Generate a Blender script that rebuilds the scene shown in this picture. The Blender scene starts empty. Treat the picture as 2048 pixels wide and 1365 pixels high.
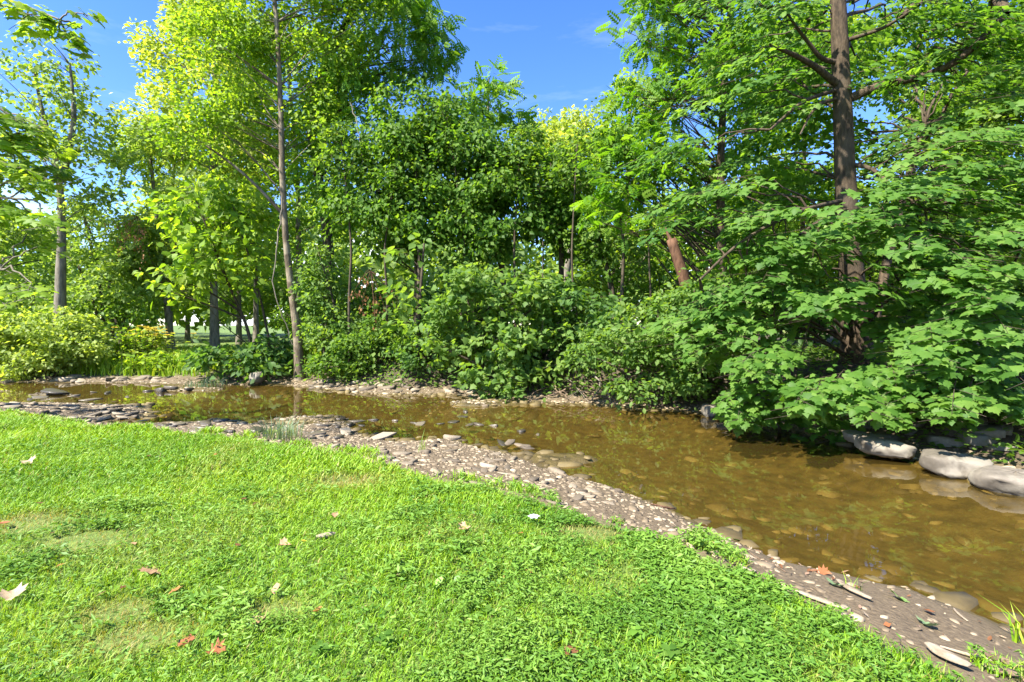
import bpy, math, random
import numpy as np
from mathutils import Matrix, Vector

random.seed(7)
R = np.random.default_rng(11)
scene = bpy.context.scene
COL = scene.collection
rad = math.radians

# ------------------------------------------------------------------ camera
CAM_H = 1.6
FPX = 1024.0            # focal length in photo pixels (18 mm on 36 mm)
HOR = 650.0             # horizon row
cam_d = bpy.data.cameras.new('camera')
cam_d.lens = 18.0; cam_d.sensor_width = 36.0
cam_d.shift_y = (HOR - 682.5) / 2048.0
cam_d.clip_end = 3000.0; cam_d.clip_start = 0.05
cam = bpy.data.objects.new('camera', cam_d)
cam.location = (0, 0, CAM_H); cam.rotation_euler = (rad(90), 0, 0)
COL.objects.link(cam); scene.camera = cam

# ------------------------------------------------------------------ sun, sky, exposure
SUN_AZ = -128.0          # degrees from the view direction, negative = left
SUN_EL = 50.0
sd = bpy.data.lights.new('sun', 'SUN'); sd.energy = 3.9; sd.angle = rad(1.0); sd.color = (1.0, 0.94, 0.82)
sun = bpy.data.objects.new('sun', sd); COL.objects.link(sun)
sv = Vector((math.sin(rad(SUN_AZ)) * math.cos(rad(SUN_EL)), math.cos(rad(SUN_AZ)) * math.cos(rad(SUN_EL)), math.sin(rad(SUN_EL))))
sun.rotation_euler = sv.to_track_quat('Z', 'Y').to_euler()
sun.location = sv * 60

w = bpy.data.worlds.new('World'); scene.world = w; w.use_nodes = True
nt = w.node_tree; nt.nodes.clear(); N = nt.nodes.new; Lk = nt.links.new
wo = N('ShaderNodeOutputWorld'); bg = N('ShaderNodeBackground'); bg.inputs['Strength'].default_value = 0.15
sky = N('ShaderNodeTexSky'); sky.sky_type = 'NISHITA'; sky.sun_disc = False
sky.sun_elevation = rad(SUN_EL); sky.sun_rotation = rad(SUN_AZ)
sky.air_density = 1.0; sky.dust_density = 0.2; sky.ozone_density = 3.0
tc = N('ShaderNodeTexCoord')
mp = N('ShaderNodeMapping'); mp.inputs['Scale'].default_value = (1.2, 1.2, 6.0); mp.inputs['Rotation'].default_value = (0.1, 0.25, 0.3)
cn = N('ShaderNodeTexNoise'); cn.inputs['Scale'].default_value = 1.6; cn.inputs['Detail'].default_value = 7; cn.inputs['Roughness'].default_value = 0.62
cr = N('ShaderNodeValToRGB'); cr.color_ramp.elements[0].position = 0.60; cr.color_ramp.elements[1].position = 0.95
cr.color_ramp.elements[1].color = (0.25, 0.25, 0.25, 1)
# a bank of cumulus low over the horizon
mp2 = N('ShaderNodeMapping'); mp2.inputs['Scale'].default_value = (1.0, 1.0, 2.2)
cn2 = N('ShaderNodeTexNoise'); cn2.inputs['Scale'].default_value = 2.6; cn2.inputs['Detail'].default_value = 6
sx = N('ShaderNodeSeparateXYZ')
mr = N('ShaderNodeMapRange'); mr.inputs['From Min'].default_value = 0.34; mr.inputs['From Max'].default_value = 0.16
mr.inputs['To Min'].default_value = -0.4; mr.inputs['To Max'].default_value = 0.05
ad = N('ShaderNodeMath'); ad.operation = 'ADD'
cr2 = N('ShaderNodeValToRGB'); cr2.color_ramp.elements[0].position = 0.50; cr2.color_ramp.elements[1].position = 0.66
mxx = N('ShaderNodeMath'); mxx.operation = 'MAXIMUM'
mixc = N('ShaderNodeMixRGB'); mixc.inputs['Color2'].default_value = (3.6, 3.8, 4.1, 1)
hs = N('ShaderNodeHueSaturation'); hs.inputs['Hue'].default_value = 0.515; hs.inputs['Saturation'].default_value = 1.27; hs.inputs['Value'].default_value = 0.57
Lk(tc.outputs['Generated'], mp.inputs['Vector']); Lk(mp.outputs[0], cn.inputs['Vector']); Lk(cn.outputs['Fac'], cr.inputs[0])
Lk(tc.outputs['Generated'], mp2.inputs['Vector']); Lk(mp2.outputs[0], cn2.inputs['Vector'])
Lk(tc.outputs['Generated'], sx.inputs[0]); Lk(sx.outputs['Z'], mr.inputs['Value'])
Lk(cn2.outputs['Fac'], ad.inputs[0]); Lk(mr.outputs[0], ad.inputs[1]); Lk(ad.outputs[0], cr2.inputs[0])
Lk(cr.outputs[0], mxx.inputs[0]); Lk(cr2.outputs[0], mxx.inputs[1])
Lk(sky.outputs[0], hs.inputs['Color']); Lk(hs.outputs[0], mixc.inputs['Color1']); Lk(mxx.outputs[0], mixc.inputs['Fac'])
Lk(mixc.outputs[0], bg.inputs['Color']); Lk(bg.outputs[0], wo.inputs['Surface'])

vs = scene.view_settings
vs.view_transform = 'Standard'; vs.look = 'None'; vs.gamma = 1.0; vs.use_curve_mapping = False
vs.exposure = 2.15
cy = scene.cycles
cy.max_bounces = 10; cy.diffuse_bounces = 6; cy.glossy_bounces = 3; cy.transmission_bounces = 5; cy.transparent_max_bounces = 8
cy.caustics_reflective = False; cy.caustics_refractive = False
cy.use_denoising = True
try: cy.denoiser = 'OPENIMAGEDENOISE'
except Exception: pass
cy.sample_clamp_indirect = 6.0
scene.render.film_transparent = False

# ------------------------------------------------------------------ materials
MATS = {}
def new_mat(name):
    m = bpy.data.materials.new(name); m.use_nodes = True
    t = m.node_tree; t.nodes.clear()
    return m, t, t.nodes.new, t.links.new

def leaf_mat(name, c0, c1, c2, trans, tfac=0.42, rough=0.55, spec=0.3, objrand=False):
    """per-leaf random tint between three leaf colours; reflects and lets light through"""
    m, t, N, L = new_mat(name)
    out = N('ShaderNodeOutputMaterial'); mix = N('ShaderNodeMixShader'); mix.inputs[0].default_value = tfac
    p = N('ShaderNodeBsdfPrincipled'); p.inputs['Roughness'].default_value = rough; p.inputs['Specular IOR Level'].default_value = spec
    tr = N('ShaderNodeBsdfTranslucent')
    ramp = N('ShaderNodeValToRGB'); e = ramp.color_ramp.elements
    e[0].color = (*c0, 1); e[1].color = (*c2, 1); e[0].position = 0.0; e[1].position = 1.0
    mid = e.new(0.5); mid.color = (*c1, 1)
    if objrand:
        a = N('ShaderNodeObjectInfo'); src = a.outputs['Random']
    else:
        a = N('ShaderNodeAttribute'); a.attribute_name = 'tint'; src = a.outputs['Fac']
    L(src, ramp.inputs[0]); L(ramp.outputs[0], p.inputs['Base Color'])
    g = N('ShaderNodeMixRGB'); g.blend_type = 'MULTIPLY'; g.inputs[0].default_value = 1.0
    g.inputs['Color2'].default_value = (*trans, 1)
    L(ramp.outputs[0], g.inputs['Color1']); L(g.outputs[0], tr.inputs['Color'])
    L(p.outputs[0], mix.inputs[1]); L(tr.outputs[0], mix.inputs[2]); L(mix.outputs[0], out.inputs[0])
    MATS[name] = m
    return m

TG = (2.05, 1.95, 0.6)
LEAVES = {
 'maple':   [(0.056,0.135,0.022),(0.092,0.192,0.030),(0.140,0.245,0.044)],
 'mapleB':  [(0.060,0.145,0.020),(0.095,0.195,0.028),(0.140,0.245,0.040)],
 'yellow':  [(0.105,0.200,0.018),(0.170,0.280,0.028),(0.270,0.360,0.050)],
 'pale':    [(0.165,0.245,0.050),(0.245,0.325,0.072),(0.345,0.415,0.115)],
 'soft':    [(0.115,0.195,0.045),(0.175,0.265,0.062),(0.245,0.330,0.090)],
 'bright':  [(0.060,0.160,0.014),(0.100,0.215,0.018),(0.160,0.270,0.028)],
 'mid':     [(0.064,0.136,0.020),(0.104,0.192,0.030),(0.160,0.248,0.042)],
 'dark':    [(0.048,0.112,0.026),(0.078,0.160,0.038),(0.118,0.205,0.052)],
 'vine':    [(0.052,0.122,0.014),(0.087,0.180,0.021),(0.145,0.240,0.030)],
 'bush':    [(0.080,0.160,0.032),(0.122,0.215,0.045),(0.175,0.265,0.062)],
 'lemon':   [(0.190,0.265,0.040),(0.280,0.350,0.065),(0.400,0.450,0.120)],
}
for k, (a, b, c) in LEAVES.items():
    leaf_mat(k, a, b, c, TG, tfac=0.50, spec=0.25)
leaf_mat('maple_single', *LEAVES['maple'], TG, tfac=0.50, spec=0.25, objrand=True)
leaf_mat('mapleB_single', *LEAVES['mapleB'], TG, tfac=0.50, spec=0.25, objrand=True)
leaf_mat('yellow_single', *LEAVES['yellow'], TG, tfac=0.50, spec=0.25, objrand=True)
leaf_mat('deadleaf', (0.16,0.075,0.03),(0.24,0.12,0.05),(0.34,0.19,0.09),(1.4,1.1,0.8), tfac=0.25, spec=0.2)
leaf_mat('weed', (0.070,0.170,0.016),(0.115,0.235,0.024),(0.190,0.320,0.046),(1.9,1.6,0.6), tfac=0.30, spec=0.35)  # own deep green, partly shade of the lower lawn put into the colour
leaf_mat('petal', (0.34,0.24,0.01),(0.42,0.31,0.015),(0.48,0.38,0.03),(1,1,1), tfac=0.2)

def grass_mat(name, greenA, greenB, greenC, dryc):
    m, t, N, L = new_mat(name)
    out = N('ShaderNodeOutputMaterial'); mix = N('ShaderNodeMixShader'); mix.inputs[0].default_value = 0.32
    p = N('ShaderNodeBsdfPrincipled'); p.inputs['Roughness'].default_value = 0.5; p.inputs['Specular IOR Level'].default_value = 0.3
    tr = N('ShaderNodeBsdfTranslucent')
    a = N('ShaderNodeAttribute'); a.attribute_name = 'tint'
    d = N('ShaderNodeAttribute'); d.attribute_name = 'dry'
    ramp = N('ShaderNodeValToRGB'); e = ramp.color_ramp.elements
    e[0].color = (*greenA, 1); e[1].color = (*greenC, 1); q = e.new(0.5); q.color = (*greenB, 1)
    mx = N('ShaderNodeMixRGB'); mx.inputs['Color2'].default_value = (*dryc, 1)
    L(a.outputs['Fac'], ramp.inputs[0]); L(ramp.outputs[0], mx.inputs['Color1']); L(d.outputs['Fac'], mx.inputs['Fac'])
    g = N('ShaderNodeMixRGB'); g.blend_type = 'MULTIPLY'; g.inputs[0].default_value = 1.0; g.inputs['Color2'].default_value = (1.9, 1.6, 0.6, 1)
    L(mx.outputs[0], p.inputs['Base Color']); L(mx.outputs[0], g.inputs['Color1']); L(g.outputs[0], tr.inputs['Color'])
    L(p.outputs[0], mix.inputs[1]); L(tr.outputs[0], mix.inputs[2]); L(mix.outputs[0], out.inputs[0])
    MATS[name] = m
grass_mat('grass', (0.090,0.215,0.008), (0.180,0.340,0.012), (0.285,0.430,0.024), (0.32,0.25,0.09))
grass_mat('reed', (0.09,0.16,0.08), (0.13,0.21,0.12), (0.18,0.26,0.15), (0.30,0.24,0.09))

def bark_mat(name, c0, c1, scale=9.0, depth=0.6, patch=None):
    m, t, N, L = new_mat(name)
    out = N('ShaderNodeOutputMaterial'); p = N('ShaderNodeBsdfPrincipled'); p.inputs['Roughness'].default_value = 0.85
    p.inputs['Specular IOR Level'].default_value = 0.2
    tc = N('ShaderNodeTexCoord'); mp = N('ShaderNodeMapping'); mp.inputs['Scale'].default_value = (1, 1, 0.27)
    n1 = N('ShaderNodeTexNoise'); n1.inputs['Scale'].default_value = scale; n1.inputs['Detail'].default_value = 8; n1.inputs['Roughness'].default_value = 0.65
    n2 = N('ShaderNodeTexNoise'); n2.inputs['Scale'].default_value = 1.7; n2.inputs['Detail'].default_value = 4
    L(tc.outputs['Object'], mp.inputs[0]); L(mp.outputs[0], n1.inputs['Vector']); L(tc.outputs['Object'], n2.inputs['Vector'])
    r = N('ShaderNodeValToRGB'); r.color_ramp.elements[0].position = 0.36; r.color_ramp.elements[1].position = 0.66
    r.color_ramp.elements[0].color = (*c0, 1); r.color_ramp.elements[1].color = (*c1, 1)
    L(n1.outputs['Fac'], r.inputs[0])
    if patch:
        mx = N('ShaderNodeMixRGB'); mx.inputs['Color2'].default_value = (*patch, 1)
        r2 = N('ShaderNodeValToRGB'); r2.color_ramp.elements[0].position = 0.5; r2.color_ramp.elements[1].position = 0.62
        r2.color_ramp.elements[1].color = (0.75, 0.75, 0.75, 1)
        L(n2.outputs['Fac'], r2.inputs[0]); L(r2.outputs[0], mx.inputs['Fac']); L(r.outputs[0], mx.inputs['Color1']); L(mx.outputs[0], p.inputs['Base Color'])
    else:
        L(r.outputs[0], p.inputs['Base Color'])
    b = N('ShaderNodeBump'); b.inputs['Strength'].default_value = depth; b.inputs['Distance'].default_value = 0.03
    L(n1.outputs['Fac'], b.inputs['Height']); L(b.outputs[0], p.inputs['Normal']); L(p.outputs[0], out.inputs[0])
    MATS[name] = m
bark_mat('bark_maple', (0.030,0.022,0.015), (0.105,0.075,0.048), 15, 1.0, patch=(0.078,0.060,0.043))
bark_mat('bark_pale', (0.065,0.050,0.034), (0.20,0.16,0.112), 11, 0.9, patch=(0.30,0.25,0.18))
bark_mat('bark_grey', (0.09,0.08,0.06), (0.23,0.20,0.16), 9, 0.7)
bark_mat('bark_dark', (0.035,0.027,0.018), (0.10,0.08,0.055), 9, 0.7)
bark_mat('bark_red', (0.055,0.028,0.017), (0.16,0.085,0.050), 12, 0.9)
bark_mat('wood_pale', (0.20,0.155,0.105), (0.38,0.31,0.23), 14, 0.5)
bark_mat('wood_brown', (0.09,0.06,0.04), (0.22,0.16,0.11), 14, 0.5)

def stone_mat(name, c0, c1, c2, rough=0.75, island=True, lichen=None):
    m, t, N, L = new_mat(name)
    out = N('ShaderNodeOutputMaterial'); p = N('ShaderNodeBsdfPrincipled'); p.inputs['Roughness'].default_value = rough
    tc = N('ShaderNodeTexCoord')
    if island:
        g = N('ShaderNodeNewGeometry'); src = g.outputs['Random Per Island']
    else:
        g = N('ShaderNodeObjectInfo'); src = g.outputs['Random']
    r = N('ShaderNodeValToRGB'); e = r.color_ramp.elements
    e[0].color = (*c0, 1); e[1].color = (*c2, 1); q = e.new(0.55); q.color = (*c1, 1)
    L(src, r.inputs[0])
    n = N('ShaderNodeTexNoise'); n.inputs['Scale'].default_value = 14; n.inputs['Detail'].default_value = 7
    L(tc.outputs['Object'], n.inputs['Vector'])
    hv = N('ShaderNodeMapRange'); hv.inputs['To Min'].default_value = 0.55; hv.inputs['To Max'].default_value = 1.4
    L(n.outputs['Fac'], hv.inputs['Value'])
    mu = N('ShaderNodeMixRGB'); mu.blend_type = 'MULTIPLY'; mu.inputs[0].default_value = 1
    L(r.outputs[0], mu.inputs['Color1']); L(hv.outputs[0], mu.inputs['Color2'])
    last = mu.outputs[0]
    if lichen:
        n2 = N('ShaderNodeTexNoise'); n2.inputs['Scale'].default_value = 2.2; n2.inputs['Detail'].default_value = 6
        L(tc.outputs['Object'], n2.inputs['Vector'])
        r2 = N('ShaderNodeValToRGB'); r2.color_ramp.elements[0].position = 0.48; r2.color_ramp.elements[1].position = 0.56
        L(n2.outputs['Fac'], r2.inputs[0])
        mx = N('ShaderNodeMixRGB'); mx.inputs['Color2'].default_value = (*lichen, 1)
        L(r2.outputs[0], mx.inputs['Fac']); L(last, mx.inputs['Color1']); last = mx.outputs[0]
    if name.startswith('boulder'):
        # stone is dark where the stream keeps it wet, just above the water level
        gm_ = N('ShaderNodeNewGeometry'); sz_ = N('ShaderNodeSeparateXYZ'); L(gm_.outputs['Position'], sz_.inputs[0])
        nw = N('ShaderNodeMath'); nw.operation = 'MULTIPLY_ADD'; nw.inputs[1].default_value = 0.06; L(n.outputs['Fac'], nw.inputs[0]); L(sz_.outputs['Z'], nw.inputs[2])
        wr = N('ShaderNodeMapRange'); wr.inputs['From Min'].default_value = -0.345; wr.inputs['From Max'].default_value = -0.315; wr.inputs['To Min'].default_value = 0.42; wr.inputs['To Max'].default_value = 1.0
        L(nw.outputs[0], wr.inputs['Value'])
        mw = N('ShaderNodeMixRGB'); mw.blend_type = 'MULTIPLY'; mw.inputs[0].default_value = 1; L(last, mw.inputs['Color1']); L(wr.outputs[0], mw.inputs['Color2']); last = mw.outputs[0]
    L(last, p.inputs['Base Color'])
    b = N('ShaderNodeBump'); b.inputs['Strength'].default_value = 0.5; b.inputs['Distance'].default_value = 0.012
    L(n.outputs['Fac'], b.inputs['Height']); L(b.outputs[0], p.inputs['Normal']); L(p.outputs[0], out.inputs[0])
    MATS[name] = m
stone_mat('gravel', (0.080,0.058,0.034), (0.185,0.140,0.086), (0.39,0.31,0.205))
stone_mat('stone', (0.085,0.066,0.044), (0.175,0.140,0.095), (0.33,0.275,0.195), island=False)
stone_mat('wet_stone', (0.045,0.038,0.028), (0.085,0.07,0.05), (0.15,0.125,0.09), rough=0.35, island=False)
stone_mat('bed_stone', (0.060,0.043,0.015), (0.105,0.076,0.026), (0.16,0.12,0.045))
stone_mat('boulder', (0.105,0.088,0.066), (0.125,0.105,0.08), (0.15,0.128,0.10), island=False, lichen=(0.215,0.19,0.15))
stone_mat('boulder_flat', (0.10,0.092,0.072), (0.125,0.112,0.088), (0.16,0.145,0.115), island=False)

def plain_mat(name, c, rough=0.6):
    m, t, N, L = new_mat(name)
    out = N('ShaderNodeOutputMaterial'); p = N('ShaderNodeBsdfPrincipled'); p.inputs['Roughness'].default_value = rough
    tc = N('ShaderNodeTexCoord'); n = N('ShaderNodeTexNoise'); n.inputs['Scale'].default_value = 40; n.inputs['Detail'].default_value = 5
    r = N('ShaderNodeValToRGB'); r.color_ramp.elements[0].color = (c[0]*.6, c[1]*.55, c[2]*.5, 1); r.color_ramp.elements[1].color = (min(1,c[0]*1.3), min(1,c[1]*1.3), min(1,c[2]*1.3), 1)
    r.color_ramp.elements[0].position = .3; r.color_ramp.elements[1].position = .7
    tr = N('ShaderNodeBsdfTranslucent'); mx = N('ShaderNodeMixShader'); mx.inputs[0].default_value = 0.2
    L(tc.outputs['Object'], n.inputs['Vector']); L(n.outputs['Fac'], r.inputs[0]); L(r.outputs[0], p.inputs['Base Color']); L(r.outputs[0], tr.inputs['Color'])
    L(p.outputs[0], mx.inputs[1]); L(tr.outputs[0], mx.inputs[2]); L(mx.outputs[0], out.inputs[0])
    MATS[name] = m
for nm, c in dict(fl_tan=(0.40,0.25,0.14), fl_pale=(0.40,0.30,0.19), fl_orange=(0.36,0.16,0.045), fl_brown=(0.17,0.075,0.03), fl_red=(0.30,0.115,0.045),
                  fl_yellow=(0.55,0.50,0.05), fl_green=(0.25,0.40,0.10), fl_palegreen=(0.20,0.30,0.14), fl_pink=(0.30,0.20,0.135), fl_white=(0.72,0.74,0.74)).items():
    plain_mat(nm, c)

# ------------------------------------------------------------------ helpers
def tag(o, label=None, cat=None, group=None, kind=None):
    if label: o['label'] = label
    if cat: o['category'] = cat
    if group: o['group'] = group
    if kind: o['kind'] = kind
    return o

def empty(name, loc):
    o = bpy.data.objects.new(name, None); o.empty_display_size = 0.2; o.location = loc; COL.objects.link(o); return o

def np_mesh(name, V, F, attrs=None, smooth=False):
    """V (n,3); F list of (m,k) index arrays"""
    me = bpy.data.meshes.new(name)
    V = np.asarray(V, np.float32)
    me.vertices.add(len(V)); me.vertices.foreach_set('co', V.ravel())
    if not isinstance(F, list): F = [F]
    F = [f for f in F if len(f)]
    loops = np.concatenate([f.ravel() for f in F]).astype(np.int32)
    tot = np.concatenate([np.full(len(f), f.shape[1], np.int32) for f in F])
    st = np.concatenate([[0], np.cumsum(tot)[:-1]]).astype(np.int32)
    me.loops.add(len(loops)); me.loops.foreach_set('vertex_index', loops)
    me.polygons.add(len(tot)); me.polygons.foreach_set('loop_start', st)
    if smooth: me.polygons.foreach_set('use_smooth', np.ones(len(tot), bool))
    me.update(calc_edges=True)
    for k, v in (attrs or {}).items():
        a = me.attributes.new(k, 'FLOAT', 'FACE'); a.data.foreach_set('value', np.asarray(v, np.float32))
    return me

def obj(name, me, mat, parent=None, loc=None):
    o = bpy.data.objects.new(name, me); COL.objects.link(o)
    if mat is not None:
        if len(me.materials) == 0: me.materials.append(MATS[mat])
    if parent is not None: o.parent = parent
    if loc is not None: o.location = loc
    return o

def unit(a): return a / np.maximum(np.linalg.norm(a, axis=-1, keepdims=True), 1e-9)

def P(px, py, d):
    return np.array([(px - 1024.0) / FPX * d, d, CAM_H + (HOR - py) / FPX * d])

# templates: columns u (length), v (width), w (normal)
T_OV = (np.array([[0,0,0],[.22,-.20,.05],[.22,.20,.05],[.55,-.27,.05],[.55,.27,.05],[.55,0,.0],[1,0,-.10]], float),
        np.array([[0,5,3,1],[0,2,4,5]]), np.array([[5,6,3],[5,4,6]]))
T_DI = (np.array([[0,0,0],[.42,-.33,.05],[1,0,-.10],[.42,.33,.05]], float), np.zeros((0,4),int), np.array([[0,2,1],[0,3,2]]))
T_LAN = (np.array([[0,0,0],[.4,-.13,.06],[1,0,-.16],[.4,.13,.06]], float), np.zeros((0,4),int), np.array([[0,2,1],[0,3,2]]))
def maple_t():
    half = [(0.0,0.0),(0.02,.16),(-.04,.40),(.16,.37),(.26,.62),(.40,.47),(.56,.55),(.58,.27),(.74,.25),(.78,.10),(1.0,0.0)]
    pts = [(u,-v) for u,v in half] + [(u,v) for u,v in half[-2:0:-1]]
    V = [(0.38,0,0.05)] + [(u,v,-0.10*(abs(v)/.6)**2 - (0.08 if u > .9 else 0)) for u,v in pts]
    n = len(pts); F = [(0,i+1,(i+1)%n+1) for i in range(n)]
    return np.array(V,float), np.zeros((0,4),int), np.array(F)
T_MAP = maple_t()
def maple_lo():
    half = [(0.0,0.0),(-.02,.38),(.22,.34),(.28,.58),(.56,.30),(1.0,0.0)]
    pts = [(u,-v) for u,v in half] + [(u,v) for u,v in half[-2:0:-1]]
    V = [(0.36,0,0.05)] + [(u,v,-0.10*(abs(v)/.6)**2 - (0.08 if u > .9 else 0)) for u,v in pts]
    n = len(pts); F = [(0,i+1,(i+1)%n+1) for i in range(n)]
    return np.array(V,float), np.zeros((0,4),int), np.array(F)
T_MLO = maple_lo()
def pinnate_t(k=6, ll=.30, lw=.10):
    V=[]; F=[]
    def lf(b, ang, sag, s):
        i=len(V); ca,sa=math.cos(ang),math.sin(ang)
        for (u,v,w) in ((0,0,0),(.45,-lw/ll,.0),(1,0,-.18),(.45,lw/ll,.0)):
            u*=ll*s; v*=ll*s; V.append((b+u*ca-v*sa, u*sa+v*ca, sag+w*ll*s))
        F.extend([(i,i+2,i+1),(i,i+3,i+2)])
    for j in range(k):
        b=.14+.78*j/(k-1); s=1.0-.35*abs(j/(k-1)-.4)
        sag=-.22*b*b
        for sg in (-1,1): lf(b, sg*1.15, sag, s)
    lf(.95,0,-.2,.8)
    return np.array(V,float), np.zeros((0,4),int), np.array(F)
T_PIN = pinnate_t()
T_BLADE = (np.array([[0,-.5,0],[0,.5,0],[.45,-.38,.13],[.45,.38,.13],[1,0,-.05]],float), np.array([[0,1,3,2]]), np.array([[2,3,4]]))

def scatter(T, pos, dirv, nrm, size, wid=1.0, bend=1.0):
    """instances of a template baked into arrays: V, [quads, tris], faces per instance"""
    Vt, Q, Tr = T
    n = len(pos); dirv = unit(dirv); side = unit(np.cross(nrm, dirv)); nn = np.cross(dirv, side)
    size = np.broadcast_to(np.asarray(size,float), (n,)); wid = np.broadcast_to(np.asarray(wid,float),(n,)); bend = np.broadcast_to(np.asarray(bend,float),(n,))
    V = pos[:,None,:] + (size[:,None]*Vt[None,:,0])[...,None]*dirv[:,None,:] + (size[:,None]*wid[:,None]*Vt[None,:,1])[...,None]*side[:,None,:] + (size[:,None]*bend[:,None]*Vt[None,:,2])[...,None]*nn[:,None,:]
    off = (np.arange(n)*len(Vt))[:,None,None]
    return V.reshape(-1,3), [(Q[None]+off).reshape(-1,4), (Tr[None]+off).reshape(-1,3)], (len(Q), len(Tr))

def leaf_mesh(name, T, pos, dirv, nrm, size, tint, wid=1.0, bend=1.0, dry=None):
    V, F, (nq, ntf) = scatter(T, pos, dirv, nrm, size, wid, bend)
    at = {'tint': np.concatenate([np.repeat(tint, nq), np.repeat(tint, ntf)])}
    if dry is not None: at['dry'] = np.concatenate([np.repeat(dry, nq), np.repeat(dry, ntf)])
    return np_mesh(name, V, F, at)

class Tubes:
    def __init__(s): s.V=[]; s.F=[]; s.n=0
    def add(s, pts, rads, sides=5, rough=0.0, cap=False):
        pts=np.asarray(pts,float); k=len(pts); rads=np.broadcast_to(np.asarray(rads,float),(k,))
        tg=unit(np.gradient(pts,axis=0))
        ref=np.array([1.0,0,0]) if abs(tg[0][0])<.8 else np.array([0,1.0,0])
        a=unit(np.cross(tg,ref)); b=np.cross(tg,a)
        th=np.linspace(0,2*np.pi,sides,endpoint=False)
        rr=rads[:,None]*np.ones((k,sides))
        if rough>0:
            ph=R.uniform(0,6.28,4)
            z=np.arange(k)[:,None]
            rr=rr*(1+rough*(np.sin(3*th[None]+ph[0]+.23*z)+.7*np.sin(5*th[None]+ph[1]-.17*z)+.6*R.normal(size=(k,sides))))
        ring=pts[:,None,:]+rr[...,None]*(np.cos(th)[None,:,None]*a[:,None,:]+np.sin(th)[None,:,None]*b[:,None,:])
        i=np.arange(k-1)[:,None]*sides; j=np.arange(sides)[None]; j2=(j+1)%sides
        f=np.stack([i+j,i+j2,i+sides+j2,i+sides+j],-1).reshape(-1,4)+s.n
        s.V.append(ring.reshape(-1,3)); s.F.append(f); s.n+=k*sides
        if cap:
            c=len(s.V); s.V.append(pts[[-1]]); ci=s.n; s.n+=1
            base=ci-sides
            s.F.append(np.array([[base+q,base+(q+1)%sides,ci,ci] for q in range(sides)]))
    def mesh(s,name,origin=(0,0,0),smooth=True):
        F=np.concatenate(s.F); deg=F[:,2]==F[:,3]
        return np_mesh(name, np.concatenate(s.V)-np.asarray(origin), [F[~deg], F[deg][:,:3]], smooth=smooth)

def curve(p0,p1,lift=0.0,n=5,wob=0.0):
    t=np.linspace(0,1,n)[:,None]; p0=np.asarray(p0,float); p1=np.asarray(p1,float)
    c=p0*(1-t)+p1*t; c[:,2]+=(lift*4*t*(1-t))[:,0]
    if wob: c[1:-1]+=R.normal(size=(n-2,3))*wob
    return c

def resample(pts, n, wob=0.0):
    pts=np.asarray(pts,float); s=np.concatenate([[0],np.cumsum(np.linalg.norm(np.diff(pts,axis=0),axis=1))])
    t=np.linspace(0,s[-1],n); o=np.stack([np.interp(t,s,pts[:,i]) for i in range(3)],1)
    ker=np.array([.25,.5,.25])
    for _ in range(3):
        o[1:-1]=.25*o[:-2]+.5*o[1:-1]+.25*o[2:]
    if wob: o[1:-1,:2]+=R.normal(size=(n-2,2))*wob
    return o

# ------------------------------------------------------------------ terrain
WL = -0.40
near_line = [(6.2,-30),(5.6,-8),(4.4,0),(3.75,2),(3.25,3.2),(3.2,3.45),(3.0,3.82),(2.6,4.09),(2.28,4.26),(2.05,4.63),(1.9,4.98),(1.5,5.8),(1.25,6.2),(.5,7.0),(.1,7.7),(-.5,8.2),(-1.1,8.9),(-1.85,8.6),(-2.5,8.9),(-3.0,9.7),(-3.5,10.5),(-4.2,9.95),(-5,10.2),(-6.1,10.4),(-7.2,9.95),(-8.8,9.9),(-9.0,10.2),(-7.9,11.0),(-8.3,11.7),(-9.3,12.6),(-11,12.9),(-14,12.8),(-20,12.4),(-32,11.5),(-60,4),(-120,-10)]
far_line = [(-120,0),(-60,14),(-32,17.5),(-20,17.6),(-16,17.8),(-13,17.6),(-10.8,17.0),(-8.7,17.0),(-7.9,17.2),(-5.75,15.75),(-3.8,14.7),(-1.6,14.6),(-.6,13.6),(.33,13.2),(2.2,12.8),(3.3,12.2),(4.3,11.6),(4.9,10.6),(5.4,9.7),(5.75,8.7),(5.95,7.6),(6.1,6.4),(6.4,5.2),(7.0,3),(7.6,0),(8.4,-8),(9,-30)]
lawn_edge = [(3.2,-30),(2.9,-6),(2.45,0),(2.3,1.5),(2.15,2.3),(1.95,2.6),(1.8,2.95),(1.55,3.3),(1.3,3.75),(.75,4.25),(0.05,4.95),(-.9,5.5),(-2,6.4),(-3.2,7.0),(-4.4,7.6),(-5.9,7.85),(-7.8,8.6),(-9.6,9.6),(-13,10.4),(-20,10.6),(-32,9.5),(-60,2),(-120,-14)]
stream_poly = np.array(near_line + far_line)
lawn_poly = np.array(lawn_edge + [(-120,-120),(3.2,-120)])

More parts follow.
